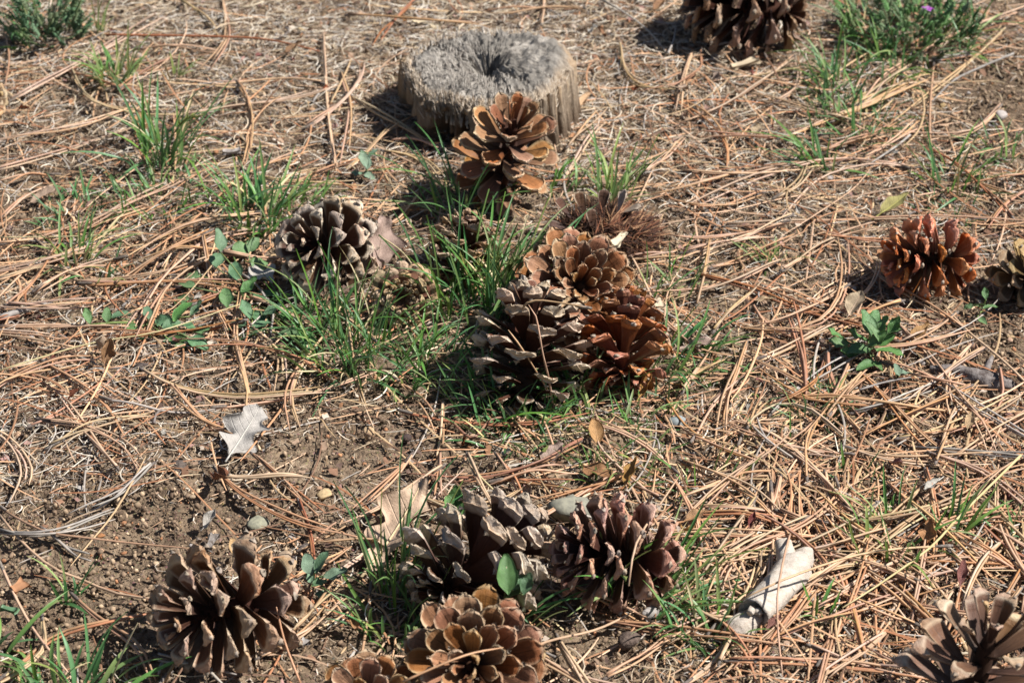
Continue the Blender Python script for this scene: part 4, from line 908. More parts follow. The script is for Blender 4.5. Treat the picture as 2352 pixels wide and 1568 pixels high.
M_LEAF = [leaf_mat('leaf_green', (.13, .26, .085), (.2, .32, .13), .42, .4, .2), leaf_mat('leaf_blue', (.125, .235, .115), (.2, .3, .17), .45, .4, .18), leaf_mat('leaf_dusty', (.22, .32, .21), (.28, .38, .26), .6, .3, .16), leaf_mat('leaf_grey', (.20, .27, .13), (.25, .3, .18), .6, .3, .3)]
M_STEM = var_mat('green_stem', (.20, .27, .10), .5, .3, .15, col2=(.15, .19, .07))
def plant(name, label, cat, u, v, leaves, mats=(0,), stem=None, up0=.0, seed=0, group=None):
    """leaves: (pixel u, pixel v, height, heading deg, pitch deg, size px)"""
    rs = random.Random(seed)
    p = G(u, v); root = thing(name, label, cat, p, group)
    for (lu, lv, hz, az, el, sp) in leaves:
        q = G(lu, lv, hz) - p; L = sp * mm_px(lv) * 1.35
        d = Vector((math.cos(R(az)), math.sin(R(az)), 0))
        M = Matrix.Translation(q - d * L * .5) @ Matrix.Rotation(R(az), 4, 'Z') @ Matrix.Rotation(-R(el), 4, 'Y') @ Matrix.Rotation(rs.gauss(0, .3), 4, 'X') @ Matrix.Scale(L, 4)
        o = link('leaf', rs.choice(GL), M_LEAF[rs.choice(mats)], root, M)
        b = q - d * L * .5
        # leaf stalk down to the foot
        mid = Vector((b.x * .5, b.y * .5, max(b.z * .7, .004)))
        V, F = tube(smooth_path([(0, 0, .0), mid, b], 7), .0008, 5)
        link('leaf_stalk', quads_to_mesh('leaf_stalk', V, F), M_STEM, root)
    return root
plant('rosette_plant', 'leafy green rosette weed growing among needles on soil', 'plant', 1992, 800,
      [(1990, 755, .035, 100, 50, 50), (2010, 745, .03, 60, 45, 40), (2030, 765, .03, 30, 40, 42), (2048, 775, .025, 10, 40, 40), (2058, 760, .03, 40, 50, 36), (1965, 785, .02, 180, 20, 48), (1970, 805, .018, 190, 10, 52),
       (2045, 810, .02, -20, 15, 48), (2020, 790, .03, 20, 30, 40), (1915, 775, .012, 170, 20, 34), (1925, 790, .01, 190, 5, 40), (1990, 838, .012, 210, 0, 40), (2015, 838, .01, -60, 0, 30), (1950, 815, .012, 200, 10, 42), (2000, 775, .035, 130, 40, 44), (2035, 790, .02, 0, 30, 38)], (0,), seed=1)
plant('seedling', 'pale green seedling in the shadow of the orange cone', 'plant', 2258, 715, [(2244, 701, .02, 180, 10, 26), (2275, 706, .02, 10, 15, 26), (2256, 735, .012, -60, 0, 24), (2225, 702, .015, 180, 0, 18), (2262, 680, .02, 90, 30, 22)], (0,), seed=2)
plant('leafy_weed', 'green leaves growing between the whitish tipped and brown cones', 'plant', 1155, 1395, [(1163, 1335, .06, 95, 55, 66), (1205, 1340, .045, 40, 45, 50), (1110, 1367, .04, 150, 20, 40), (1195, 1365, .035, 20, 25, 50), (1185, 1405, .025, -10, 5, 52), (1215, 1350, .045, 60, 50, 40)], (1, 0), seed=3)
plant('leafy_weed', 'crumpled green weed behind the whitish tipped cone', 'plant', 1048, 1210, [(1048, 1165, .05, 90, 60, 56), (1038, 1175, .04, 120, 55, 46), (1058, 1190, .03, 60, 50, 46), (1046, 1195, .025, 100, 40, 46), (1078, 1200, .012, 10, 20, 24)], (0,), seed=4)
plant('leafy_weed', 'grey green arrow leaved sprig right of the large cone', 'plant', 722, 1350, [(742, 1300, .05, 60, 50, 42), (705, 1305, .045, 120, 55, 40), (772, 1325, .03, 0, 10, 46), (740, 1367, .008, -20, 0, 32), (735, 1340, .02, 30, 25, 30), (712, 1330, .03, 100, 50, 26)], (2, 1), seed=5)
plant('seedling', 'small grey green seedling on thatch left of the upright cone', 'plant', 842, 402, [(832, 378, .02, 120, 40, 34), (855, 368, .02, 50, 45, 34), (845, 380, .02, 90, 30, 28), (848, 402, .006, -40, 0, 24), (820, 400, .006, 190, 0, 22)], (2,), seed=6)
plant('bindweed', 'creeping bindweed with arrow shaped leaves between needles and thatch', 'plant', 340, 745,
      [(278, 725, .008, 20, 15, 36), (248, 730, .01, 90, 50, 28), (372, 740, .01, 150, 15, 42), (420, 722, .014, 60, 30, 50), (455, 718, .012, 45, 25, 34), (340, 722, .012, 100, 30, 30), (300, 752, .006, 170, 10, 28), (400, 770, .006, 200, 0, 40), (415, 785, .006, -20, 0, 46),
       (455, 785, .008, -40, 10, 44), (435, 748, .01, 0, 10, 40), (330, 770, .006, 190, 0, 30), (395, 745, .01, 30, 10, 36), (465, 760, .006, 10, 0, 28), (200, 735, .012, 120, 40, 30)], (1, 0), seed=7)
plant('bindweed', 'bindweed patch at the shaded foot of the grey edged cone', 'plant', 590, 700,
      [(500, 600, .012, 90, 30, 40), (510, 565, .03, 90, 60, 42), (560, 575, .01, 30, 20, 44), (585, 568, .012, 60, 30, 36), (415, 685, .008, 180, 0, 30), (430, 655, .008, 150, 10, 36), (520, 690, .01, 100, 20, 46), (575, 665, .012, 40, 20, 40), (610, 678, .01, 20, 10, 46), (640, 690, .008, 0, 0, 40),
       (600, 725, .008, -30, 5, 44), (565, 720, .01, 120, 20, 40), (545, 745, .008, 200, 5, 40), (630, 720, .01, 20, 15, 42), (670, 725, .008, 0, 5, 44), (690, 770, .006, -20, 0, 50), (710, 790, .008, -40, 5, 40), (665, 765, .008, 180, 0, 40), (600, 605, .01, 60, 10, 46), (440, 630, .006, 170, 0, 34), (540, 630, .012, 110, 30, 44), (600, 750, .008, 30, 10, 40)], (1, 0), seed=8)
plant('seedling', 'tiny grey green sprig beside the leafy rosette', 'plant', 2062, 868, [(2075, 857, .012, 20, 20, 30), (2058, 855, .015, 110, 50, 24), (2070, 872, .005, -10, 0, 18)], (2,), seed=9)
# feathery weeds: many small divided leaves
def feather_weed(name, label, u, v, n, rpx, hpx, seed, mats=(0, 1), leafpx=26):
    rs = random.Random(seed); p = G(u, v); root = thing(name, label, 'plant', p)
    mp = mm_px(v)
    for i in range(n):
        a = rs.uniform(0, 2 * math.pi); r = rpx * mp * math.sqrt(rs.random()); az = a + rs.gauss(0, .6)
        hx, hy = r * math.cos(a) * 1.0, r * math.sin(a) * .9
        z = float(hgt(p.x + hx, p.y + hy)) - p.z + rs.random() ** 1.5 * hpx * mp * .8 * (1 - .5 * r / (rpx * mp))
        L = leafpx * mp * rs.uniform(.6, 1.3)
        parts = []
        d = np.array([math.cos(az) * .7, math.sin(az) * .7, rs.uniform(.3, 1.5)]); d /= np.linalg.norm(d)
        sd = np.cross(d, [0, 0, 1]); sd /= np.linalg.norm(sd) + 1e-9
        b = np.array([hx, hy, z])
        parts.append(tube(np.array([b, b + d * L * .5, b + d * L]), [.0006, .0006, .0003], 4))
        for j in range(5):
            f = .25 + .15 * j
            for sgn in (-1, 1):
                q = b + d * L * f; e = q + (sd * sgn + d * .8) * L * .26 * (1.1 - .5 * f)
                parts.append(tube(np.array([q, (q + e) / 2, e]), [.0009, .0019, .0004], 4, .5))
        V, F = merge(parts)
        link('leaf', quads_to_mesh('feather_leaf', V, F), M_LEAF[rs.choice(mats)], root)
    return root
feather_weed('feathery_weed', 'feathery dark green weed at the back of the dry thatch', 118, 95, 120, 70, 220, 1, (3, 1), 44)
feather_weed('feathery_weed', 'dense weedy clump with a tiny purple flower', 2085, 85, 230, 150, 130, 2, (0, 3), 42)
tuft(2100, 90, 40, 95, .6, 'blades standing in the dense weedy clump', (0, 0), .09, (0, 1), 2.8, seed=90)
tuft(70, 95, 8, 110, .3, 'thin blades beside the feathery dark green weed', (-.2, 0), .03, (0, 1), 2.6, seed=91)
tuft(225, 75, 5, 90, .15, 'yellow green seeding stalks right of the feathery weed', (0, 0), .008, (2,), 2.4, seed=92)

# ================================================================== DEAD LEAVES
DEADC = {'tan': (.56, .40, .25), 'brown': (.30, .16, .08), 'pink': (.38, .27, .205), 'grey': (.47, .435, .385), 'rust': (.24, .075, .035), 'yellow': (.40, .36, .09), 'gold': (.58, .38, .15), 'ochre': (.44, .24, .10), 'red': (.27, .105, .085)}
M_DEAD = {k: leaf_mat('dead_leaf_' + k, c, tuple(min(1, x * 1.18 + .015) for x in c), .6, .25, .12, .1, .72, .8) for k, c in DEADC.items()}
M_VEIN = {k: var_mat('vein_' + k, tuple(min(1, x * 1.15 + .02) for x in c), .6, .2, .05) for k, c in DEADC.items()}
def dead_leaf(b, t, ratio, col, label, fold=.2, curl=.3, side=0.0, lobes=0, amp=0.0, el=6, roll=0.0, up=.008, seed=0, wav=.05, widest=.55, name='dead_leaf', tipw=.2, cat='leaf'):
    P, Q = G(*b, up), G(*t, up)
    d = Q - P; L = math.hypot(d.x, d.y) / (1 + max(0, el - 6) * .035); az = math.atan2(d.y, d.x)
    foot = Vector((P.x, P.y, float(hgt(P.x, P.y))))
    root = thing(name, label, cat, foot)
    M = Matrix.Translation(P - foot) @ Matrix.Rotation(az, 4, 'Z') @ Matrix.Rotation(-R(el), 4, 'Y') @ Matrix.Rotation(R(roll), 4, 'X') @ Matrix.Scale(L, 4)
    me = leaf_mesh('dead_leaf', ratio, fold, curl, lobes, amp, tipw, widest, wav, seed, side, 25 if lobes else 17, 11, .010)
    bl = link('blade', me, M_DEAD[col], root, M)
    # midrib following the middle of the blade, and the stalk
    co = np.empty(len(me.vertices) * 3, np.float32); me.vertices.foreach_get('co', co); co = co.reshape(-1, 3)
    ns = 25 if lobes else 17
    mid = co[np.arange(ns) * 11 + 5] + np.array([0, 0, .004])
    path = np.concatenate([[mid[0] + (mid[0] - mid[1]) * 3.5], mid[:-2]])
    V, F = tube(path, np.linspace(.016, .004, len(path)), 5)
    link('midrib', quads_to_mesh('midrib', V, F), M_VEIN[col], bl)
    return root
dead_leaf((850, 1300), (1005, 1140), .66, 'tan', 'pale tan lobed oak leaf behind the whitish tipped cone', .12, .35, .5, 3, .55, 9, -12, .008, 1, .06)
dead_leaf((905, 1260), (845, 1228), .8, 'tan', 'folded tan leaf piece under the lobed oak leaf', .3, -.5, .6, 2, .3, 8, 10, .01, 2)
dead_leaf((1432, 1118), (1512, 1062), .55, 'ochre', 'curled ochre oak leaf raised above the needles', .2, .5, 1.3, 2, .3, 28, -20, .012, 3)
dead_leaf((1340, 1068), (1408, 1112), .7, 'brown', 'flat brown leaf under a long needle bundle', .1, .2, .3, 2, .25, 8, 0, .008, 4)
dead_leaf((528, 1045), (610, 950), .85, 'grey', 'torn grey white leaf lying on needles and thatch', .08, .15, .3, 3, .5, 10, 6, .01, 5, .09)
dead_leaf((240, 835), (268, 765), .9, 'brown', 'crumpled brown leaf standing up under the bindweed', .5, 1.1, 1.6, 2, .4, 35, 25, .01, 6, .10)
dead_leaf((228, 800), (282, 828), .8, 'tan', 'pale curled leaf against the crumpled brown one', .2, 1.4, 1.4, 0, 0, 35, -20, .012, 7, .08)
dead_leaf((1950, 722), (2000, 678), .75, 'tan', 'stiff tan leaf propped near the bright orange cone', .2, .3, .5, 0, 0, 22, -10, .01, 8, .05)
dead_leaf((2018, 494), (2102, 468), .48, 'yellow', 'smooth yellow green leaf behind the bright orange cone', .25, .2, .2, 0, 0, 12, -10, .010, 9, .03, tipw=.1)
dead_leaf((548, 1278), (520, 1238), .62, 'gold', 'small golden oval leaf behind the large cone on soil', .08, .2, .3, 0, 0, 25, 0, .012, 10, .02)
dead_leaf((490, 1090), (560, 1152), .42, 'rust', 'dark rusty curled leaf on bare soil under needles', .3, .9, 1.5, 0, 0, 12, 20, .008, 11, .08)
dead_leaf((468, 1212), (512, 1182), .75, 'grey', 'grey curled leaf like a shell on the bare soil', .3, .9, 1.6, 0, 0, 12, 0, .006, 12)
dead_leaf((1205, 1142), (1238, 1118), .8, 'pink', 'small rolled pinkish leaf above the whitish tipped cone', .2, 1.8, .8, 0, 0, 15, 0, .008, 13)
dead_leaf((818, 1448), (798, 1402), .6, 'ochre', 'curled ochre leaf left of the lowest grass', .2, .8, 1.2, 0, 0, 25, 0, .008, 14)
dead_leaf((2205, 1345), (2215, 1262), .42, 'red', 'dark red leaf standing in the needle litter', .3, .3, .8, 0, 0, 35, 10, .012, 15)
dead_leaf((2128, 1255), (2152, 1182), .7, 'ochre', 'orange brown wavy leaf behind the long straw', .3, .5, .8, 2, .3, 30, -15, .012, 16, .1)
dead_leaf((1568, 1198), (1632, 1180), .5, 'ochre', 'orange brown leaf behind the reddish cone', .2, .2, .4, 0, 0, 10, 0, .012, 17)
dead_leaf((1468, 912), (1522, 872), .5, 'ochre', 'curled leaf tucked under the glossy red cone', .3, .9, 1.4, 0, 0, 20, 0, .01, 18)
dead_leaf((868, 620), (885, 492), .85, 'pink', 'broad brown leaf standing beside the grey edged cone', .2, .5, 1.0, 2, .3, 35, 30, .014, 19, .08)
dead_leaf((830, 650), (905, 560), .6, 'pink', 'second brown leaf folded below the grey edged cone', .2, .6, 1.0, 0, 0, 30, -20, .012, 20, .08)
dead_leaf((652, 122), (706, 110), .5, 'brown', 'brown leaf on thatch behind the left grass tufts', .2, .5, 1.0, 0, 0, 12, 0, .01, 21)
dead_leaf((332, 300), (318, 262), .8, 'ochre', 'small ochre leaf at the back of the tall stemmed grass', .2, .3, .6, 0, 0, 20, 0, .01, 22)
dead_leaf((1728, 308), (1756, 290), .9, 'tan', 'round tan leaf scrap among needles below the far cone', .1, .3, .5, 0, 0, 15, 0, .01, 23)
dead_leaf((2088, 782), (2142, 752), .45, 'ochre', 'oval brown leaf on soil right of the rosette', .15, .3, .6, 0, 0, 10, 0, .008, 24)
dead_leaf((1562, 802), (1655, 790), .4, 'pink', 'narrow pinkish leaf on needles right of the red cone', .25, .2, .8, 0, 0, 10, 0, .01, 25)
dead_leaf((580, 610), (622, 668), .6, 'grey', 'flat grey leaf among the bindweed', .1, .2, .3, 2, .3, 6, 0, .01, 26, .06)
dead_leaf((155, 915), (208, 905), .6, 'rust', 'rusty leaf scrap in pale thatch', .3, .7, 1.3, 0, 0, 18, 0, .01, 27)
dead_leaf((70, 465), (140, 440), .6, 'pink', 'pinkish dead leaf behind the flattened grass', .2, .3, .6, 2, .3, 10, 0, .01, 28)
dead_leaf((1245, 1070), (1300, 1030), .7, 'pink', 'torn pinkish leaf on soil below the central grass', .2, .3, .5, 2, .4, 10, 0, .006, 29, .08)
dead_leaf((2222, 985), (2242, 945), .55, 'tan', 'pale leaf scrap caught on a long needle bundle', .2, .3, .6, 0, 0, 30, 0, .014, 30)
dead_leaf((1590, 205), (1545, 225), .5, 'pink', 'pale curled leaf on thatch right of the stump', .2, .4, 1.2, 0, 0, 12, 0, .01, 31)
dead_leaf((1325, 250), (1368, 220), .45, 'tan', 'pale narrow leaf near the right foot of the stump', .3, .2, 1.0, 0, 0, 15, 0, .01, 32)
dead_leaf((1500, 25), (1545, 5), .5, 'brown', 'brown leaf above the shaded far cone', .2, .4, .9, 0, 0, 14, 0, .012, 33)
dead_leaf((205, 355), (245, 345), .5, 'pink', 'curled grey pink leaf left of the tall stemmed grass', .2, 1.4, .8, 0, 0, 12, 0, .008, 34)
dead_leaf((700, 410), (745, 400), .7, 'tan', 'pale crumpled leaf right of the bushy tuft', .3, .6, 1.0, 0, 0, 14, 0, .01, 35)
dead_leaf((1375, 1020), (1358, 975), .6, 'ochre', 'ochre leaf lying in light grass below the red cone', .2, .4, .8, 0, 0, 14, 0, .008, 36)
dead_leaf((1580, 1215), (1560, 1290), .6, 'ochre', 'broken brown leaf against the side of the reddish cone', .3, .5, 1.0, 2, .3, 25, 0, .02, 37)
dead_leaf((960, 480), (935, 505), .6, 'brown', 'brown leaf in front of the upright cone shadow', .2, .4, .9, 0, 0, 14, 0, .008, 38)
dead_leaf((1730, 690), (1790, 700), .4, 'tan', 'thin tan leaf under curved needles left of rosette', .2, .3, .8, 0, 0, 10, 0, .008, 39)
dead_leaf((1940, 1460), (1968, 1490), .5, 'tan', 'pale leaf scrap in the deep needle litter', .2, .4, .9, 0, 0, 18, 0, .012, 40)
dead_leaf((1290, 705), (1318, 690), .5, 'tan', 'tiny dry leaf caught between the central cones', .2, .4, .9, 0, 0, 14, 0, .115, 41)
dead_leaf((2160, 1100), (2120, 1140), .35, 'grey', 'bleached bark strip half buried in needles', .3, .1, 1.4, 0, 0, 8, 0, .012, 42, name='bark_strip', cat='bark')
dead_leaf((1760, 1445), (1800, 1420), .6, 'red', 'dull red leaf beside the bleached broken branch', .2, .4, .9, 2, .3, 10, 0, .008, 43)
dead_leaf((2040, 1060), (2085, 1080), .6, 'red', 'dull red crumpled leaf in thick needles', .3, .6, 1.2, 2, .3, 12, 0, .008, 44)
dead_leaf((415, 780), (395, 800), .7, 'red', 'dull red scrap below the bindweed', .3, .7, 1.2, 0, 0, 10, 0, .006, 45)
dead_leaf((1720, 1210), (1745, 1180), .5, 'red', 'purple red leaf curled among needles above the branch', .3, .7, 1.2, 0, 0, 20, 0, .012, 46)

# ================================================================== BLEACHED BRANCH, STICKS, STONES, CHIPS
def bleached_branch():
    m, nt, b = new_mat('bleached_wood', .75, .2); k = NT(nt)
    mp = k.n('ShaderNodeMapping'); mp.inputs['Rotation'].default_value = (0, 0, -R(64)); mp.inputs['Scale'].default_value = (.14, 1, 1); nt.links.new(k.coord('Object'), mp.inputs[0])
    f = k.noise(150, 6, .75, mp.outputs[0], .3); g = k.noise(260, 3, .6, k.coord('Object'))
    c = k.mix(k.mapr(f, .36, .66), (.54, .485, .42), (.36, .30, .24)); c = k.mix(k.mapr(g, .62, .78), c, (.34, .26, .19))
    nt.links.new(c, b.inputs['Base Color']); k.bump(k.math('ADD', k.math('MULTIPLY', f, 1.5), g), .6, .002, b)
    foot = G(1690, 1450); root = thing('broken_branch', 'bleached pale broken branch with a stub, crossed by needle shadows', 'branch', foot)
    def piece(name, pts, rad, sides=16, lump=.10, seed=0, hollow=0.0):
        P = [np.array(G(u, v, z)) for u, v, z in pts]
        path = smooth_path(P, 22) - np.array(foot)
        rr = np.interp(np.linspace(0, 1, 22), np.linspace(0, 1, len(rad)), rad)
        V, F = tube(path, rr, sides, .9, 0, lump, seed, hollow)
        link(name, quads_to_mesh(name, V, F, None, not hollow), m, root)
    piece('main_log', [(1728, 1408, .018), (1770, 1366, .018), (1815, 1320, .019), (1842, 1282, .02)], [.0155, .016, .0165, .0160, .0165, .0175, .0165, .009], 26, .11, seed=1, hollow=.022)
    piece('split_end', [(1672, 1462, .006), (1700, 1440, .008), (1735, 1418, .008)], [.008, .0135, .0135, .011], 18, .13, seed=2)
    piece('stub', [(1815, 1312, .018), (1806, 1278, .022), (1798, 1246, .026)], [.014, .0105, .0095, .0085], seed=3)
    piece('knob', [(1840, 1290, .016), (1852, 1272, .02), (1862, 1262, .02)], [.012, .009, .003], seed=4)
    for i, (a, c2) in enumerate((((1738, 1402, .022), (1745, 1408, .012)), ((1722, 1408, .024), (1733, 1392, .022)))): piece('splinter', [a, ((a[0] + c2[0]) / 2, (a[1] + c2[1]) / 2, a[2]), c2], [.004, .004, .001], 6, .2, 8 + i)
    c0 = G(1765, 1370); KEEP_SOLID.append((c0.x, c0.y, .035))
bleached_branch()
M_BARK = var_mat('rough_bark', (.25, .22, .20), .95, .1, .1, .01, col2=(.09, .07, .06), world_scale=170, bump=1.0)
def bark_stick():
    P = [np.array(G(u, v, .003)) for u, v in ((2135, 846), (2190, 852), (2255, 868), (2335, 890))]
    foot = G(2135, 846); path = smooth_path(P, 40) - np.array(foot)
    root = thing('bark_stick', 'rough grey barked stick half buried in soil', 'stick', foot)
    V, F = tube(path, np.interp(np.linspace(0, 1, 40), [0, .15, .5, .9, 1], [.004, .008, .0095, .0085, .004]), 18, .8, 0, .40, 5)
    link('bark', quads_to_mesh('stick_bark', V, F), M_BARK, root)
    V, F = tube(np.array([path[24], path[24] + [.006, .012, .008], path[24] + [.012, .022, .014]]), [.005, .0035, .002], 8, 1, 0, .2, 6)
    link('side_stub', quads_to_mesh('side_stub', V, F), M_BARK, root)
bark_stick()
def rock_mesh(seed, flat=.7, rough=.35):
    rs = np.random.default_rng(seed); n, m = 9, 12
    th, ph = np.meshgrid(np.linspace(.001, np.pi - .001, n), np.linspace(0, 2 * np.pi, m, endpoint=False), indexing='ij')
    d = np.stack([np.sin(th) * np.cos(ph), np.sin(th) * np.sin(ph), np.cos(th)], -1)
    r = np.full(th.shape, 1.3)
    for _ in range(9):                                  # cut by random planes: facetted stone
        nv = rs.normal(0, 1, 3); nv /= np.linalg.norm(nv); h = rs.uniform(.68, .98)
        dn = d @ nv; r = np.where(dn > .05, np.minimum(r, h / np.maximum(dn, .05)), r)
    r = r + rough * .15 * vnoise(d[..., 0] * 3 + 9, d[..., 1] * 3 + d[..., 2] * 2, seed)
    V = (d * r[..., None] * np.array([1, .8, flat])).reshape(-1, 3)
    return mesh_np('stone', V, grid_faces(n, m, wrap=True), None, False)
ROCKS = [rock_mesh(i, f) for i, f in enumerate((.6, .7, .5, .75, .55, .65, .8, .5))]
M_STONE = {'green': var_mat('stone_green', (.27, .26, .19), .85, .2, .1, .01, col2=(.17, .165, .13), world_scale=3, bump=.4), 'blue': var_mat('stone_blue', (.25, .28, .28), .7, .3, .08, .01, col2=(.18, .2, .2), world_scale=3),
           'tan': var_mat('stone_tan', (.40, .28, .17), .9, .15, .25, .02, col2=(.28, .19, .115), world_scale=3, bump=.3), 'rust': var_mat('stone_rust', (.34, .185, .10), .85, .2, .25, .02, col2=(.24, .12, .065), world_scale=3),
           'dark': var_mat('stone_dark', (.075, .056, .05), .9, .15, .2, .01, col2=(.045, .033, .03), world_scale=3, bump=.5), 'grey': var_mat('stone_grey', (.36, .32, .29), .9, .15, .2, .01, col2=(.25, .22, .2), world_scale=3, bump=.3),
           'bark': var_mat('lump_bark', (.15, .115, .095), .95, .1, .1, .01, col2=(.06, .045, .038), world_scale=4, bump=1.0), 'olive': var_mat('dung_olive', (.16, .135, .05), .9, .1, .1, .01, col2=(.10, .085, .035), world_scale=4, bump=.5)}
def stone(u, v, wpx, mat, label, k=0, flat=1.0, name='pebble', cat='stone', group=None, az=None, sink=.3, ratio=1.0):
    p = G(u, v); s = wpx * mm_px(v) / 2
    o = link(name, ROCKS[k % 8], M_STONE[mat]); o.location = (p.x, p.y, p.z + s * flat * .6 * (1 - sink))
    o.rotation_euler = (random.uniform(-.2, .2), random.uniform(-.2, .2), random.uniform(0, 6) if az is None else az); o.scale = (s, s * ratio, s * flat)
    return tag(o, label, cat, group)
stone(1300, 1188, 96, 'green', 'large greenish grey stone behind the reddish cone', 0, 1.1, 'stone', az=.1)
stone(1557, 974, 42, 'blue', 'smooth blue grey stone on needles below the red cone', 3, .9, 'stone', az=.3)
stone(600, 1208, 52, 'green', 'square yellowish stone on soil behind the large cone', 2, .7, 'stone', az=.4)
stone(650, 1283, 40, 'tan', 'tan stone lying just behind the large cone on soil', 4, .9, 'stone')
stone(1440, 1485, 60, 'bark', 'dark charred bark lump on soil by the lowest cone', 5, 1.0, 'bark_lump', 'bark', az=.8)
stone(1492, 1415, 62, 'grey', 'cracked weathered wood lump in front of the reddish cone', 1, .8, 'wood_lump', 'wood', az=.9, ratio=.6)
stone(412, 1075, 40, 'bark', 'dark soil lump between grey needles on bare soil', 6, .7, 'soil_lump', 'soil')
stone(848, 1000, 34, 'tan', 'tan stone on soil left of the central grass', 1, .8, 'stone')
stone(742, 1140, 40, 'tan', 'flat tan stone under needles on the soil', 2, .6, 'stone')
stone(935, 1008, 26, 'dark', 'round dark pebble on soil below the long dense grass', 3, .9, 'stone')
stone(2232, 798, 26, 'rust', 'round rusty ball on soil by the rough barked stick', 6, .9, 'oak_gall', 'gall')
stone(2296, 272, 36, 'grey', 'grey stone at the edge of the soil patch by needles', 1, .8, 'stone')
stone(322, 846, 32, 'dark', 'dark pointed acorn lying at a needle bundle', 6, .8, 'acorn', 'acorn', az=.2, ratio=.6)
for (u, v) in ((2022, 942), (2042, 962), (2074, 955)): stone(u, v, 26, 'olive', 'olive ribbed animal dropping in a small pile on soil', 6, .85, 'dropping', 'dropping', 'droppings in a small pile')
stone(1942, 1008, 20, 'olive', 'single olive dropping under curved needles', 6, .85, 'dropping', 'dropping')
M_CHIP = var_mat('wood_chip', (.56, .46, .33), .85, .15, .15, .01, col2=(.42, .33, .22), world_scale=5, bump=.4)
def chip(b, t, wpx, hz, label, mat=M_CHIP, up=.006, name='wood_chip', cat='wood chip'):
    P, Q = G(*b, up), G(*t, up); d = Q - P; L = d.length; w = wpx * mm_px(b[1]) / 2
    def fn(s, q): return np.stack([s * L, q * w * (1 - .25 * np.sin(s * 3 + 1)) + .02 * w * np.sin(s * 20), .25 * w * np.sin(3 * q + 4 * s)], -1)
    V, F, _ = slab(fn, 6, 4, lambda s, q: np.full(s.shape, hz))
    o = link(name, mesh_np(name, V, F, None, False), mat); o.location = P + Vector((0, 0, hz)); o.rotation_euler = (random.uniform(-.2, .2), random.uniform(-.1, .1), math.atan2(d.y, d.x))
    return tag(o, label, cat)
chip((1680, 160), (1738, 150), 20, .006, 'pale wood chip in front of the shaded far cone')
chip((2140, 140), (2222, 122), 16, .004, 'long pale chip lying along needles below the weedy clump', M_TWIG)
chip((950, 48), (1010, 60), 18, .003, 'white chip on thatch behind the stump')
chip((512, 352), (552, 350), 22, .004, 'grey bark flake behind the bushy grass tuft', M_TWIG)
chip((480, 1265), (495, 1232), 18, .005, 'upright brown bark chip behind the large cone', M_BARK)
chip((30, 1360), (60, 1345), 30, .004, 'rust brown bark flake on bare soil', M_STONE['rust'])
chip((690, 1490), (705, 1478), 18, .006, 'pale grey chip on soil right of the large cone', M_TWIG)
chip((2140, 40), (2200, 62), 14, .004, 'pale chip half under the weedy clump', M_CHIP)
chip((1435, 538), (1408, 566), 22, .003, 'white papery chip lying on the rotten cone', M_CHIP, .03)
chip((1510, 690), (1518, 708), 20, .003, 'white chip behind the glossy red cone', M_CHIP, .02)
chip((5, 1400), (38, 1412), 13, .005, 'short green stalk piece on bare soil', M_LEAF[1], .004, 'stalk_piece', 'stalk')
# the purple flower of the weedy clump
p = G(2130, 22, .05); fl = thing('wildflower', 'tiny purple flower on the weedy clump', 'flower', (p.x, p.y, float(hgt(p.x, p.y))))
M_PURPLE = var_mat('petal_purple', (.42, .13, .45), .5, .3, .1)
V, F = tube(np.array([[0, 0, 0], [.002, 0, .025], [0, .002, .05]]), [.0008, .0007, .0006], 5); link('stem', quads_to_mesh('flower_stem', V, F), M_STEM, fl)
for i in range(5): link('petal', GL[1], M_PURPLE, fl, Matrix.Translation((0, 0, .05)) @ Matrix.Rotation(i * 1.2566, 4, 'Z') @ Matrix.Rotation(-.5, 4, 'Y') @ Matrix.Scale(.009, 4))

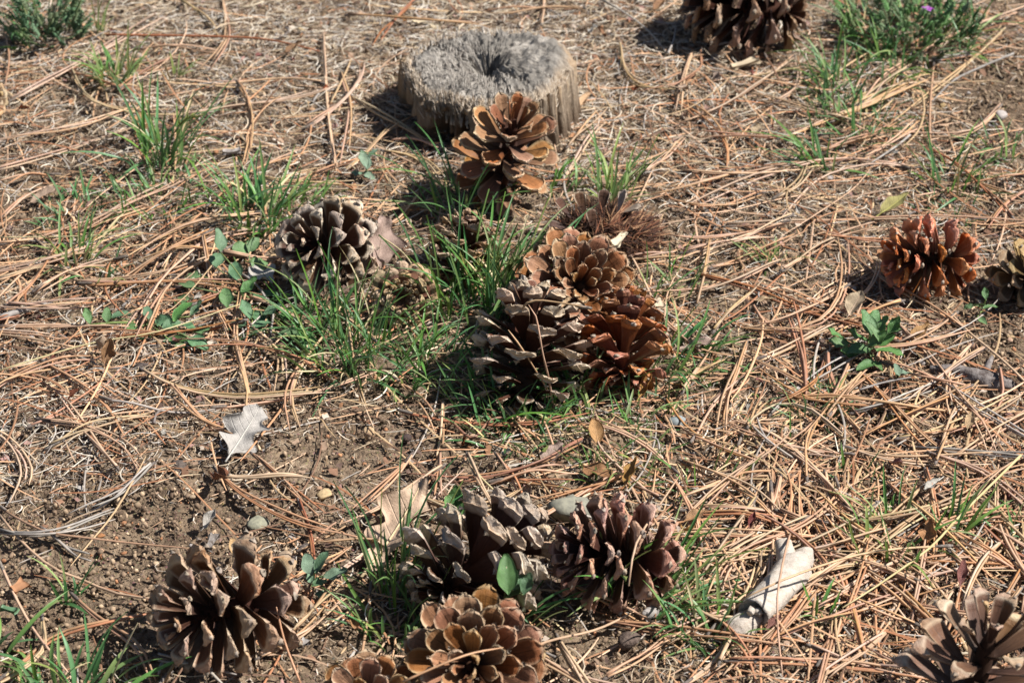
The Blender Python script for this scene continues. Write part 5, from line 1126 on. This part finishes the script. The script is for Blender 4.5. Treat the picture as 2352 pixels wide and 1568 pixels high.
# loose pebbles and bark scraps that can still be told apart
def small_ones():
    kinds = ['tan', 'rust', 'grey', 'tan', 'dark']
    xy = scatter(900, F_crumb, 0, 0, 1568); xy = xy[keep_mask(xy, 1.1)]
    words = {'tan': 'tan', 'rust': 'rusty orange', 'grey': 'grey', 'dark': 'dark'}
    for i, (x, y) in enumerate(xy[:150]):
        u, v = to_pix(x, y, float(hgt(x, y))); k = random.choice(kinds); lm = landmark(u, v)
        stone(u, v, random.uniform(8, 19), k, 'small %s pebble on the ground near %s' % (words[k], lm), random.randrange(8), random.uniform(.6, 1), 'pebble', 'pebble', 'small %s pebbles near %s' % (words[k], lm))
    sh = [leaf_mesh('leaf_scrap', r, f, c, 3, .35, .3, .5, .12, 60 + i, s, 13, 7, .02) for i, (r, f, c, s) in enumerate(((.7, .2, .6, .8), (.5, .3, 1.0, 1.2), (.9, .1, .4, .6), (.6, .4, -.5, .9)))]
    xy = scatter(900, F_thatch, 0, 0, 1568); xy = xy[keep_mask(xy, 1.1)]
    cw = {'tan': 'tan', 'brown': 'brown', 'pink': 'pinkish', 'grey': 'grey', 'rust': 'rust coloured', 'red': 'dull red', 'ochre': 'ochre'}
    for i, (x, y) in enumerate(xy[:190]):
        z = float(hgt(x, y)); u, v = to_pix(x, y, z); k = random.choice(['tan', 'brown', 'brown', 'pink', 'grey', 'pink', 'rust', 'grey', 'red']); lm = landmark(u, v)
        o = link('leaf_scrap', sh[i % 4], M_DEAD[k]); s = random.uniform(12, 30) * mm_px(v)
        o.location = (x, y, z + .004); o.scale = (s, s, s); o.rotation_euler = (random.gauss(0, .35), random.gauss(-.15, .25), random.uniform(0, 6.28))
        tag(o, 'small %s leaf scrap near %s' % (cw[k], lm), 'leaf scrap', '%s leaf scraps near %s' % (cw[k], lm))
    xy = scatter(600, F_thatch, 0, 0, 1568); xy = xy[keep_mask(xy, 1.1)]
    for i, (x, y) in enumerate(xy[:90]):
        z = float(hgt(x, y)); u, v = to_pix(x, y, z); lm = landmark(u, v)
        a = random.uniform(0, 6.28); L = random.uniform(.015, .05); c = random.gauss(0, .3)
        P = np.array([[0, 0, .005], [L * .5 * math.cos(a), L * .5 * math.sin(a), .007], [L * math.cos(a + c), L * math.sin(a + c), .004]])
        V, F = tube(smooth_path(P, 6), np.array([.9, 1, 1, .9, .8, .5]) * random.uniform(.0007, .0016), 6, 1, 0, .2, i)
        w = random.choice([('grey', M_TWIG), ('pale', M_CHIP), ('brown', M_BARK)])
        o = link('twig', quads_to_mesh('twig', V, F), w[1]); o.location = (x, y, z)
        tag(o, 'short %s twig piece on the ground near %s' % (w[0], lm), 'twig', '%s twig pieces near %s' % (w[0], lm))
small_ones()

# ================================================================== LITTER NOBODY COULD COUNT
def litter(name, label, cat, n, dens, cols, p, lens, wids, curv, zr, nseg, tilt, rough=.75, var=.2, headings=None, smooth=False, keepout=False, arch=0.0):
    xy = scatter(n, dens)
    if keepout: xy = xy[keep_mask(xy, 1.0)]
    n = len(xy)
    head = RNG.uniform(0, 2 * np.pi, n) if headings is None else headings(xy)
    L = RNG.uniform(*lens, n) * RNG.choice([.6, 1, 1, 1.3], n); W = RNG.uniform(*wids, n)
    z = zr[0] + (zr[1] - zr[0]) * RNG.random(n) ** 1.5
    V, F, C = strips(xy, z, head, L, W, RNG.normal(0, curv, n), nseg, palette(n, cols, p, var), RNG.normal(0, tilt, n), RNG.normal(0, arch, n) if arch else None)
    o = link(name, mesh_np(name, V, F, C, smooth), attr_mat(name + '_mat', rough, .2, 250, .8)); o['kind'] = 'stuff'
    return tag(o, label, cat)
litter('dry_thatch', 'mat of fine pale dry grass and rootlets over the soil', 'dry grass', 112000, F_thatch,
       [(.41, .325, .235), (.29, .21, .145), (.58, .51, .42), (.15, .10, .066), (.33, .29, .255), (.34, .225, .13), (.085, .058, .042)], [3.5, 4, 2.2, 5, 3, 1.5, 3], (.005, .021), (.0005, .0012), 2.0, (-.003, .006), 3, .14, arch=.18)
litter('dry_grass_blades', 'longer pale dry grass blades tangled in the thatch', 'dry grass', 16500, F_straw,
       [(.54, .45, .335), (.44, .35, .235), (.66, .60, .50), (.46, .42, .375), (.30, .22, .15)], [4, 3, 3.5, 3, 1.5], (.016, .046), (.0008, .0015), 1.5, (.0, .008), 5, .07, arch=.14, keepout=True)
def head_needles(xy):
    u, v = to_pix(xy[:, 0], xy[:, 1], 0 * xy[:, 0]); n = len(xy)
    h = RNG.uniform(0, 2 * np.pi, n); lr = (u > 1550) & (v > 900)
    pick = RNG.random(n); h = np.where(lr & (pick < .5), RNG.normal(1.0, .35, n), h); h = np.where(lr & (pick > .8), RNG.normal(2.3, .35, n), h)
    return h
litter('pine_needle_litter', 'layer of fallen tan pine needles under the single bundles', 'pine needles', 3300, F_needle, NEEDLE_COLS + [(.24, .13, .075), (.16, .095, .062)], [4, 3, 4, 3, 2, 1.2, 2.5, 2], (.08, .19), (.0016, .0025), .55, (.0, .010), 8, .02, .5, .2, head_needles, True, True, arch=.04)
litter('needle_fragments', 'short broken bits of pine needle in the litter', 'pine needles', 6200, F_needle, NEEDLE_COLS, [5, 3, 4, 4, 2, 2], (.012, .04), (.0013, .0021), .25, (-.001, .008), 3, .06, .55, .22, None, True)
def crumbs(name, label, n, dens, size, cols, p, seed):
    xy = scatter(n, dens); n = len(xy)
    t = (1 + 5 ** .5) / 2
    iv = np.array([[-1, t, 0], [1, t, 0], [-1, -t, 0], [1, -t, 0], [0, -1, t], [0, 1, t], [0, -1, -t], [0, 1, -t], [t, 0, -1], [t, 0, 1], [-t, 0, -1], [-t, 0, 1]]) / 1.9
    it = np.array([[0, 11, 5], [0, 5, 1], [0, 1, 7], [0, 7, 10], [0, 10, 11], [1, 5, 9], [5, 11, 4], [11, 10, 2], [10, 7, 6], [7, 1, 8], [3, 9, 4], [3, 4, 2], [3, 2, 6], [3, 6, 8], [3, 8, 9], [4, 9, 5], [2, 4, 11], [6, 2, 10], [8, 6, 7], [9, 8, 1]])
    s = size[0] + (size[1] - size[0]) * RNG.random(n) ** 3
    V = iv[None] * (1 + RNG.normal(0, .30, (n, 12, 1))) * (s[:, None] * RNG.uniform(.6, 1.15, (n, 3)))[:, None, :]
    a = RNG.uniform(0, 6.28, n); ca, sa = np.cos(a)[:, None], np.sin(a)[:, None]
    V = np.stack([V[..., 0] * ca - V[..., 1] * sa, V[..., 0] * sa + V[..., 1] * ca, V[..., 2]], -1)
    V += np.stack([xy[:, 0], xy[:, 1], hgt(xy[:, 0], xy[:, 1]) + s * .15], -1)[:, None]
    F = (it[None] + (np.arange(n) * 12)[:, None, None]).reshape(-1, 3)
    o = link(name, mesh_np(name, V.reshape(-1, 3), F, np.repeat(palette(n, cols, p, .22), 12, 0), False), attr_mat(name + '_mat', .9, .15, 500, .75)); o['kind'] = 'stuff'
    return tag(o, label, 'gravel')
crumbs('soil_crumbs', 'crumbly brown soil grains and fine grit on the ground', 56000, F_crumb, (.0007, .0034), [(.21, .148, .10), (.31, .225, .15), (.12, .082, .056), (.46, .34, .225), (.36, .18, .095)], [5, 4, 2.5, 1.8, .7], 3)
def flakes():
    n = 6500; xy = scatter(n, F_thatch)
    s = RNG.uniform(.0015, .0045, n); g = np.array([[-1, -1], [0, -1], [1, -1], [-1, 0], [0, 0], [1, 0], [-1, 1], [0, 1], [1, 1]], float)
    P = g[None] * (1 + RNG.normal(0, .25, (n, 9, 2))) * s[:, None, None] * np.stack([np.ones(n), RNG.uniform(.4, .9, n)], -1)[:, None]
    z = RNG.normal(0, .25, (n, 9)) * s[:, None] + (P[..., 0] * RNG.normal(0, .35, (n, 1)) + P[..., 1] * RNG.normal(0, .35, (n, 1)))
    a = RNG.uniform(0, 6.28, n)[:, None]
    X = P[..., 0] * np.cos(a) - P[..., 1] * np.sin(a) + xy[:, :1]; Y = P[..., 0] * np.sin(a) + P[..., 1] * np.cos(a) + xy[:, 1:]
    V = np.stack([X, Y, hgt(X, Y) + z + .003], -1)
    q = np.array([[0, 1, 4, 3], [1, 2, 5, 4], [3, 4, 7, 6], [4, 5, 8, 7]])
    F = (q[None] + (np.arange(n) * 9)[:, None, None]).reshape(-1, 4)
    c = palette(n, [(.33, .225, .155), (.20, .11, .068), (.44, .36, .29), (.32, .165, .085), (.28, .165, .14), (.10, .065, .05)], [3, 3, 2.5, 1.2, 1.5, 2])
    o = link('leaf_litter', mesh_np('leaf_litter', V.reshape(-1, 3), F, np.repeat(c, 9, 0), True), attr_mat('leaf_litter_mat', .75)); o['kind'] = 'stuff'
    tag(o, 'crumbled brown and grey leaf bits scattered through the litter', 'leaf litter')
flakes()
